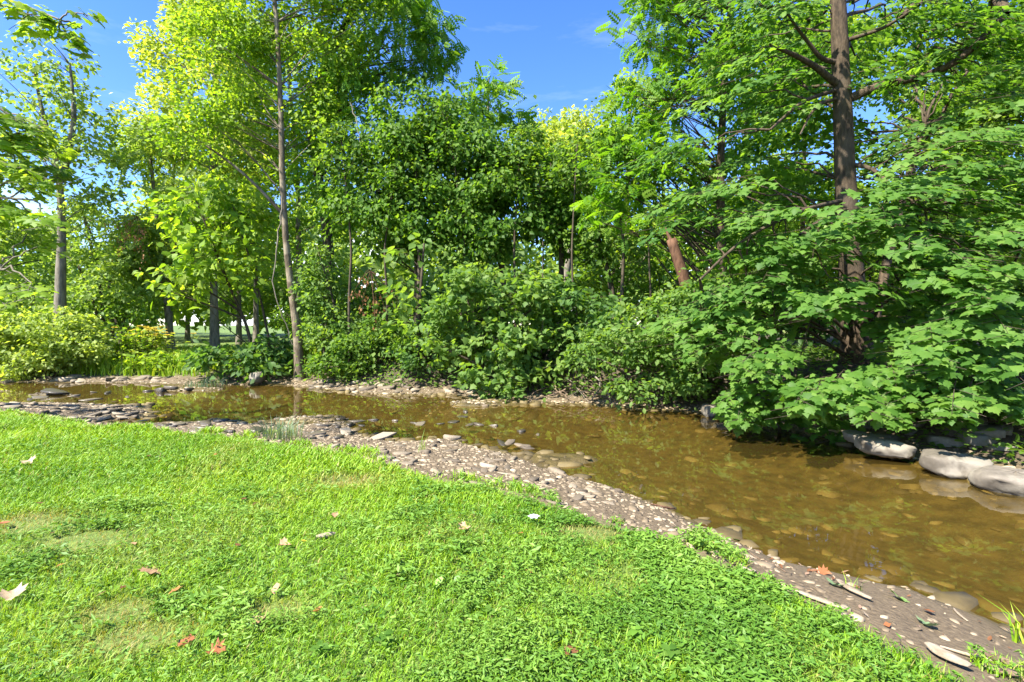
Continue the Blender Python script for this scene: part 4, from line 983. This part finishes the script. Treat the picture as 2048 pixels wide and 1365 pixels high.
# ------------------------------------------------------------------ lawn
def lawn():
    # short turf and leafy ground cover; fewer and larger pieces where it recedes
    def test(q,pad=.0):
        i_=inside(q,lawn_poly); e_=seg_dist(q,lawn_edge); n_=wnoise(q,3.1,3)+.5*wnoise(q,9,6)
        return ((i_&(e_>.10*(1+n_)))|(~i_&(e_<.75*n_)&(R.uniform(size=len(q))<.5)))&(np.abs(q[:,0])<1.06*q[:,1]+.5)
    bare=[(G(270,1285),.16),(G(700,965),.22),(G(60,1050),.22),(G(240,1230),.14),(G(170,1085),.2),(G(1180,1070),.18),(G(550,1230),.1)]
    def dryness(q):
        d=.25*sm(.25,.8,wnoise(q,1.3,7))
        for g,r in bare: d=np.maximum(d,np.exp(-(((q[:,0]-g[0])/(1.7*r))**2+((q[:,1]-g[1])/r)**2)))
        return d
    P_=[];S=[];W=[];D=[];Nn=[];T_=[];Dry=[]
    for (n,y0,y1,h,wd) in ((54000,1.75,3.2,.062,.0048),(54000,3.2,5.2,.070,.0066),(36000,5.2,7.6,.085,.010),(22000,7.6,10.8,.10,.015)):
        q=sample_region(n,(-11.6,2.6),(y0,y1),test)
        dr=dryness(q); keep=R.uniform(size=n)>.2*dr; q=q[keep]; dr=dr[keep]; k=len(q)
        lush=wnoise(q,1.1,2)
        a=R.uniform(0,6.28,k); dv=np.stack([np.cos(a)*.55+.15,np.sin(a)*.55,R.uniform(.35,1.1,k)],1)
        P_.append(np.stack([q[:,0],q[:,1],zfun(q)-.004],1)); S.append(h*R.uniform(.5,1.35,k)*(1+.35*lush)*(1-.4*dr)); W.append(wd/h*R.uniform(.7,1.4,k)); D.append(dv)
        Nn.append(np.stack([-np.cos(a)*.6,-np.sin(a)*.6,np.full(k,.8)],1)+R.normal(size=(k,3))*.2)
        T_.append(np.clip(.52+.34*wnoise(q,.8,9)+.22*wnoise(q,2.9,5)+R.normal(0,.18,k),0,1)); Dry.append(np.clip(dr*R.uniform(.4,1.5,k)+(R.uniform(size=k)<.07)*R.uniform(.3,1,k),0,1))
    c=np.concatenate
    me=leaf_mesh('grass',T_BLADE,c(P_),c(D),c(Nn),c(S),c(T_),c(W),R.uniform(.3,2.2,len(c(S))),c(Dry))
    tag(obj('lawn_grass',me,'grass'),'bright green grass of the near lawn','grass',None,'stuff')
    # leafy creeping weeds between the grass
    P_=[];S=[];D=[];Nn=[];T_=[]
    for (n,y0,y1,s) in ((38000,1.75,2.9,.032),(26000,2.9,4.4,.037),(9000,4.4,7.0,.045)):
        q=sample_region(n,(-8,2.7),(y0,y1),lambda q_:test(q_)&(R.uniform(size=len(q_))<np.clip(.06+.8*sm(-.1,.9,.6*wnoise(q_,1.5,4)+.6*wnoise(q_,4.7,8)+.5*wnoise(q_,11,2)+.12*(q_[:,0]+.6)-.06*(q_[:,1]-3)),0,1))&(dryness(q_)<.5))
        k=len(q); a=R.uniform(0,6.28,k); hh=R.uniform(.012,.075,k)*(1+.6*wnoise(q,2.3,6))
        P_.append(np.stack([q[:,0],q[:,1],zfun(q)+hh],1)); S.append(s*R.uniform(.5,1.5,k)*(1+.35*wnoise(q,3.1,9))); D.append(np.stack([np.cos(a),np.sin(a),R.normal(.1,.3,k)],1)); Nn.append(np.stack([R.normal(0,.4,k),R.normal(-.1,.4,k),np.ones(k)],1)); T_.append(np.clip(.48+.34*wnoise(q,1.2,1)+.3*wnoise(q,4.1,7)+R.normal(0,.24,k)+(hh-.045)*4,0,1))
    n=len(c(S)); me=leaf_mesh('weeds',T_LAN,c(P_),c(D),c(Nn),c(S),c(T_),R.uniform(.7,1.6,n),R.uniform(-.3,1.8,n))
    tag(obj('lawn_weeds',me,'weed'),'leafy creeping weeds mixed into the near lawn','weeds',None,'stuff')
lawn()
# broad-leaved seedlings standing out of the turf
def seedling(px,py,n,s,label,leaf='mapleB'):
    g=G(px,py); root=empty('broadleaf_weed',g); tag(root,label,'weed','broad-leaved weeds in the lawn')
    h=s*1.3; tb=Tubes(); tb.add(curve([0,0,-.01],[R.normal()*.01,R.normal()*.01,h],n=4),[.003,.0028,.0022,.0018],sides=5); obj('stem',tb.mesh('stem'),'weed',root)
    for k in range(n):
        a=k*2.4+R.uniform(0,.5); z=h*(.45+.55*k/max(1,n-1)); V,F,(nq,nt_)=scatter(T_OV,np.array([[0,0,z]]),np.array([[math.cos(a),math.sin(a),.15]]),np.array([[math.cos(a)*-.1,math.sin(a)*-.1-.25,1.0]]),s*R.uniform(.75,1.2),1.25,R.uniform(.8,2.2))
        tv=R.uniform(.2,1); me=np_mesh('leaf',V,F,{'tint':np.full(nq+nt_,tv)}); obj('leaf',me,leaf,root)
SEED=[(770,1300,6,.075,'pale three-leaved weed at the bottom edge left of centre'),(1270,1285,6,.07,'broad-leaved weed among grass, lower right foreground'),(1105,1290,5,.07,'light green weed seedling at the bottom right of centre'),(1440,1230,6,.07,'broad-leaved weed halfway along the mud edge'),(1530,1240,6,.065,'bright weed seedling near the mud edge at lower right'),
 (1380,1130,5,.07,'weed plant where the lawn narrows beside the gravel'),(1600,1270,6,.06,'leafy weed beside the mud at the lower right'),(1660,1300,5,.065,'leafy weed near the broad bark slab'),(1340,1330,6,.075,'weed with wide leaves on the bottom edge'),(1190,1120,5,.06,'pale green weed under the white flower to its right'),(980,1240,5,.06,'round-leaved weed below the centre of the lawn'),(1480,1310,6,.07,'weed cluster close to the bottom edge at right'),(640,1320,5,.07,'weed in dark stiltgrass at the bottom'),(1730,1330,6,.06,'weed sprouting over the mud edge near the bottom right corner'),(1010,1110,4,.055,'small broad-leaved weed left of the white flower'),(420,1290,5,.06,'weed seedling right of the bare brown patch')]
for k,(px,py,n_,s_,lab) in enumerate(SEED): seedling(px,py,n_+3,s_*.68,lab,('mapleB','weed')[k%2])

# far lawn grass and bank herbs
def far_cover():
    def test(q):
        z=zones(q); return (~z[0])&(z[2]<z[1])&(z[2]>.8)
    q=sample_region(26000,(-26,-6.5),(17.6,30),test); k=len(q); a=R.uniform(0,6.28,k)
    hh=.22+.35*np.exp(-np.abs(seg_dist(q,far_line)-1.6)/.9)
    me=leaf_mesh('far_grass',T_BLADE,np.stack([q[:,0],q[:,1],zfun(q)],1),np.stack([np.cos(a)*.45,np.sin(a)*.45,np.ones(k)],1),np.stack([-np.cos(a),-np.sin(a),np.full(k,.5)],1),hh*R.uniform(.5,1.4,k),np.clip(R.normal(.65,.2,k),0,1),.10,R.uniform(.3,2,k),np.clip(R.normal(.1,.15,k),0,1))
    tag(obj('far_grass',me,'grass'),'tall grass on the far left bank','grass',None,'stuff')
    q=sample_region(20000,(-9,14),(3,22),lambda q_:(lambda z:(~z[0])&(z[2]<z[1])&(z[2]>.5)&(z[2]<5))(zones(q_))); k=len(q); a=R.uniform(0,6.28,k)
    me=leaf_mesh('herbs',T_OV,np.stack([q[:,0],q[:,1],zfun(q)+R.uniform(.02,.32,k)],1),np.stack([np.cos(a),np.sin(a)-.3,R.normal(0,.3,k)],1),np.stack([R.normal(0,.5,k),R.normal(-.3,.5,k),np.ones(k)],1),R.uniform(.06,.15,k),np.clip(R.normal(.5,.22,k),0,1))
    tag(obj('bank_herbs',me,'mid'),'low leafy ground cover on the wooded far bank','herbs',None,'stuff')
far_cover()

def tuft(name,label,cat,g,n,h,w_,mat='reed',spread=.25,lean=.6):
    a=R.uniform(0,6.28,n); r=spread*R.uniform(0,1,n)**.5
    pos=np.stack([np.cos(a)*r,np.sin(a)*r,np.full(n,-.01)],1); a2=a+R.normal(0,.6,n)
    dv=np.stack([np.cos(a2)*lean*R.uniform(.2,1,n),np.sin(a2)*lean*R.uniform(.2,1,n),np.ones(n)],1)
    root=empty(name,g); tag(root,label,cat)
    me=leaf_mesh('blades',T_BLADE,pos,dv,np.stack([-np.cos(a2),-np.sin(a2),np.full(n,.6)],1),h*R.uniform(.5,1.2,n),R.uniform(0,1,n),w_/h,R.uniform(.5,2.6,n),np.clip(R.normal(.03,.08,n),0,1))
    tag(obj('blades',me,mat,root),kind='stuff')
tuft('grass_tuft','grey-green grass tuft on the dark stones at the near water edge','grass tuft',G(560,878),170,.34,.012,'reed',.34,.8)
tuft('grass_tuft','grey-green grass tuft on the far gravel left of the pale trunk','grass tuft',G(412,772),160,.34,.02,'reed',.6,.8)
tuft('grass_tuft','broad-bladed grass tuft cut by the right picture edge on the mud','grass tuft',G(2046,1290),16,.26,.013,'grass',.06,1.1)
tuft('grass_sprout','single thin grass sprout standing on the near gravel','grass sprout',G(845,905),9,.30,.009,'grass',.08,.5)
tuft('grass_tuft','small grass tuft on the mud above the long pale bark strip','grass tuft',G(1705,1185),14,.15,.006,'grass',.06,.7)

# flowering forbs behind the far grass
def forbs(label,px,py,d,wpx,hpx,n,flower):
    x,y=gb(px,d); z=zat(x,y); B=np.array([x,y,z]); root=empty('flowering_plant' if flower else 'tall_weed',B); tag(root,label,'plant')
    s=d/FPX; top=P(px,py,d)[2]; tb=Tubes(); ps=[];dv=[];fl_=[]
    for k in range(n):
        b0=np.array([R.normal()*wpx*s*.35,R.normal()*.35,0]); e=b0+np.array([R.normal()*.15,R.normal()*.15,(top-z)*R.uniform(.7,1.05)])
        tb.add(curve(b0,e,n=4),[.012,.01,.008,.005],sides=4); fl_.append(e)
        for _ in range(16): 
            t=R.uniform(.1,.97); ps.append(b0+(e-b0)*t+R.normal(size=3)*.05); a=R.uniform(0,6.28); dv.append([math.cos(a),math.sin(a),R.normal()*.3])
    tag(obj('stems',tb.mesh('stems'),'bark_dark',root),kind='stuff'); ps=np.array(ps); m_=len(ps)
    tag(obj('foliage',leaf_mesh('foliage',T_OV,ps,np.array(dv),np.array([0,0,1.0])+R.normal(size=(m_,3))*.45,R.uniform(.14,.26,m_),R.uniform(0,1,m_)),'lemon' if flower else 'yellow',root),kind='stuff')
    if flower:
        q=np.repeat(np.array(fl_),9,axis=0); a=np.tile(np.linspace(0,6.28,9,endpoint=False),len(fl_)); m_=len(q)
        tag(obj('blossoms',leaf_mesh('blossoms',T_OV,q,np.stack([np.cos(a),np.sin(a),np.full(m_,.1)],1),np.array([0,-.5,1.0])+R.normal(size=(m_,3))*.1,.13,R.uniform(0,1,m_)),'petal',root),kind='stuff')
forbs('clump of tall plants topped with yellow flowers on the far left bank',300,655,21.5,75,60,46,True)
forbs('tall leafy weed left of the yellow flowers',255,660,20.5,60,60,34,False)
forbs('leafy weed in front of the yellow flowers near the water',320,700,19.2,80,40,30,False)

# ------------------------------------------------------------------ fallen leaves, sticks, bark
def leaf_thing(px,py,s,mat,shape,label,curl=1.5,name='fallen_leaf',lift=.05):
    g=G(px,py); V,Q,T_=(T_MAP if shape=='m' else T_OV); V=V.copy(); V[:,0]-=.5
    V[:,2]+=curl*(.16*V[:,1]**2*4+.30*V[:,0]**2)+R.normal(0,.045,len(V)); V[:,:2]+=R.normal(0,.03,(len(V),2))
    if shape!='m': V[:,1]*=1.25
    me=np_mesh('leaf',V,[Q,T_])
    o=obj(name,me,mat,None,(g[0],g[1],g[2]+lift)); o.scale=(s,s,s); o.rotation_euler=(R.normal()*.2+.15,R.normal()*.2,R.uniform(0,6.28))
    tag(o,label,'leaf'); o['group']='fallen leaves'
    return o
FL=[(295,1160,.15,'fl_tan','m','large curled tan leaf lying on the weeds at lower left'),(553,1198,.09,'fl_tan','o','curled tan and orange leaf right of the large tan leaf'),
(25,1212,.11,'fl_pale','m','pale tan leaf at the left picture edge'),(350,1197,.07,'fl_orange','m','bright orange leaf below the large tan leaf'),(250,1192,.075,'fl_brown','o','dark brown curled leaf under the large tan leaf'),
(202,1208,.06,'fl_tan','o','small tan leaf left of the dark brown curled one'),(670,1043,.085,'fl_tan','o','curled orange-tan leaf in the middle of the lawn'),(570,1105,.085,'fl_tan','m','upright tan leaf left of the pale wood chunk'),
(800,1167,.07,'fl_pink','o','flat pinkish-tan leaf in the centre foreground'),(880,1183,.085,'fl_green','o','round yellow-green leaf right of the pinkish-tan one'),(607,1098,.06,'fl_yellow','o','yellow leaf below the pale wood chunk'),
(475,1105,.06,'fl_brown','o','dark leaf left of the upright tan leaf'),(438,1328,.085,'fl_red','m','dark red-brown leaf near the bottom edge'),(368,1306,.08,'fl_red','m','red-brown leaf beside the bare brown patch'),
(515,1262,.07,'fl_tan','m','tan leaf among dark weeds at the lower left'),(60,935,.12,'fl_pale','m','pale leaf on the far left of the lawn'),(5,1060,.09,'fl_red','o','reddish leaf cut by the left picture edge'),
(105,1080,.07,'fl_tan','o','small tan leaf beside the left straw patch'),(80,1018,.06,'fl_brown','o','small brown leaf above the left straw patch'),(120,1146,.06,'fl_orange','o','small orange-brown leaf in the left yellow grass'),
(510,1020,.075,'fl_tan','o','tan leaf up the lawn from the upright tan leaf'),(268,1103,.06,'fl_tan','o','small tan leaf above the large tan leaf'),(930,1070,.085,'fl_tan','m','tan leaf standing on edge near the white flower'),
(1040,1080,.06,'fl_orange','o','small orange leaf below the white flower'),(1060,1160,.06,'fl_orange','o','orange leaf in the weeds of the right foreground'),(1145,1322,.07,'fl_brown','m','brown leaf at the bottom right of the lawn'),
(915,1175,.07,'fl_palegreen','o','pale blue-green round leaf beside the yellow-green one'),(300,920,.06,'fl_brown','o','brown leaf in the darker grass up the lawn'),(430,918,.06,'fl_orange','o','orange leaf in the upper lawn'),
(635,1240,.06,'fl_orange','o','small orange leaf in the dark weeds below centre'),(730,1232,.05,'fl_pale','o','tiny pale leaf below the pinkish-tan leaf'),(487,1010,.05,'fl_brown','o','small brown leaf beside the upper tan leaf'),
(1650,1150,.10,'fl_red','m','orange-red leaf at the water edge on the mud'),(1690,1148,.07,'fl_tan','o','small tan leaf right of the orange-red leaf'),(1858,1228,.09,'fl_red','o','bright red leaf on the mud at lower right'),
(1795,1198,.12,'fl_green','m','light green lobed leaf on the mud'),(1672,1174,.10,'fl_palegreen','m','pale green leaf by the wide bark strip'),(1776,1256,.05,'fl_red','o','small red leaf near the lawn edge on the mud'),
(1860,1258,.10,'fl_palegreen','m','faded green leaf in the middle of the mud'),(1473,1083,.07,'fl_green','o','small vivid green leaf at the end of the dark twig'),(1435,1100,.08,'fl_tan','m','tan leaf where weeds meet the mud'),
(660,826+0,.01,'fl_orange','o','')]
for (px,py,s,mt,sh,lab) in FL:
    if lab: leaf_thing(px,py,s,mt,sh,lab,curl=R.uniform(.8,2.6),lift=.045 if px<1400 else .012)

def stick(label,p0,p1,r,mat,flat=1.0,name='stick',cat='stick',bend=.06,n=9):
    a=G(*p0)+np.array([0,0,r*.8]); e=G(*p1)+np.array([0,0,r*.8]); L_=np.linalg.norm(e-a)
    q=curve(np.zeros(3),e-a,n=n); side=unit(np.cross(e-a,[0,0,1.0])); q+=side*(np.sin(np.linspace(0,3.1,n))*bend*L_)[:,None]
    zz_=zfun(q+a)+r*.7-a[2]; q[:,2]=np.maximum(q[:,2],zz_)
    tb=Tubes(); prof=np.sin(np.linspace(.25,2.9,n))**.5
    tb.add(q,r*prof,sides=7,rough=.07,cap=True); me=tb.mesh(name)
    if flat!=1.0:
        co=np.zeros(len(me.vertices)*3,np.float32); me.vertices.foreach_get('co',co); co=co.reshape(-1,3)
        k=np.argmin(np.linalg.norm(co[:,None,:2]-q[None,:,:2],axis=2),axis=1); co[:,2]=q[k,2]+(co[:,2]-q[k,2])*flat; me.vertices.foreach_set('co',co.ravel()); me.update()
    tag(obj(name,me,mat,None,a),label,cat)
stick('thin dark twig lying from the vivid green leaf along the mud',(1487,1093),(1572,1146),.007,'wood_brown')
stick('short dark twig below the long thin one',(1495,1142),(1552,1156),.006,'wood_brown')
stick('long pale bark strip on the mud beside the weeds',(1592,1188),(1692,1224),.022,'wood_pale',.35,'bark_strip','bark')
stick('wide pale bark strip near the water edge',(1676,1168),(1742,1206),.030,'wood_pale',.3,'bark_strip','bark')
stick('short pale wood sliver above the long bark strip',(1544,1166),(1567,1188),.010,'wood_pale',.5,'wood_sliver','wood')
stick('pale wood sliver at the water edge on the right',(1908,1220),(1936,1246),.010,'wood_pale',.5,'wood_sliver','wood')
stick('broad pale bark slab at the bottom right by the lawn edge',(1856,1300),(1940,1346),.040,'wood_pale',.3,'bark_slab','bark')
stick('thin pale stick beside the broad bark slab',(1880,1296),(2010,1330),.010,'wood_pale',.8)
stick('brown bark slab at the bottom right corner',(1960,1310),(2046,1350),.035,'wood_brown',.35,'bark_slab','bark')
stick('second brown bark slab in the bottom right corner',(1965,1340),(2040,1362),.03,'wood_brown',.35,'bark_slab','bark')
stick('reddish stick on the near gravel at the water edge',(1300,1010),(1350,1021),.012,'bark_red')
stick('pale wood chip where weeds meet the mud',(1478,1140),(1512,1147),.020,'wood_pale',.4,'wood_chip','wood')
stick('pale chunk of wood lying in the middle of the lawn',(632,1082),(672,1076),.028,'wood_pale',.8,'wood_chunk','wood',.02)
stick('long thin stick lying along the left gravel',(690,918),(620,968),.006,'wood_brown')
pm=sample_region(84,(1.5,3.6),(2.2,4.6),strip_test)
for k,(x,y) in enumerate(pm):
    V,Q,T_=T_OV; s=R.uniform(.02,.06)
    if k==0:
        CH=[]
        for q in range(4):
            Vc=V.copy(); Vc[:,0]-=.5; Vc[:,1]*=R.uniform(.5,1.1); Vc[:,2]+=.4*Vc[:,0]**2+R.normal(0,.02,len(Vc)); me=np_mesh('chip',Vc,[Q,T_]); me.materials.append(MATS[('fl_pale','fl_pink','wood_pale','fl_brown')[q]]); CH.append(me)
    o=bpy.data.objects.new('wood_chip',CH[k%4]); COL.objects.link(o); o.location=(x,y,zat(x,y)+.010); o.scale=(s,s,s); o.rotation_euler=(R.normal()*.25,R.normal()*.25,R.uniform(0,6.28))
    tag(o,('pale dry leaf scrap','pinkish dry leaf scrap','pale wood chip','dark brown leaf scrap')[k%4]+' on the bare mud '+('close to the water' if seg_dist(np.array([[x,y]]),near_line)[0]<seg_dist(np.array([[x,y]]),lawn_edge)[0] else 'close to the lawn'),'litter','litter on the bare mud')
# white flower on the lawn
g=G(1065,1056); root=empty('white_flower',g); tag(root,'small white flower with drooping petals right of centre on the lawn','flower')
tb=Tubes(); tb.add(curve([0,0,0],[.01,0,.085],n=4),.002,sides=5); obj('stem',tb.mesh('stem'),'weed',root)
for k in range(5):
    a=k*1.26+.3; V,F,_=scatter(T_OV,np.array([[.01,0,.085]]),np.array([[math.cos(a),math.sin(a)-.2,.15]]),np.array([[0,-.3,1.0]]),.05,1.3,1.0)
    obj('petal',np_mesh('petal',V,F),'fl_white',root)
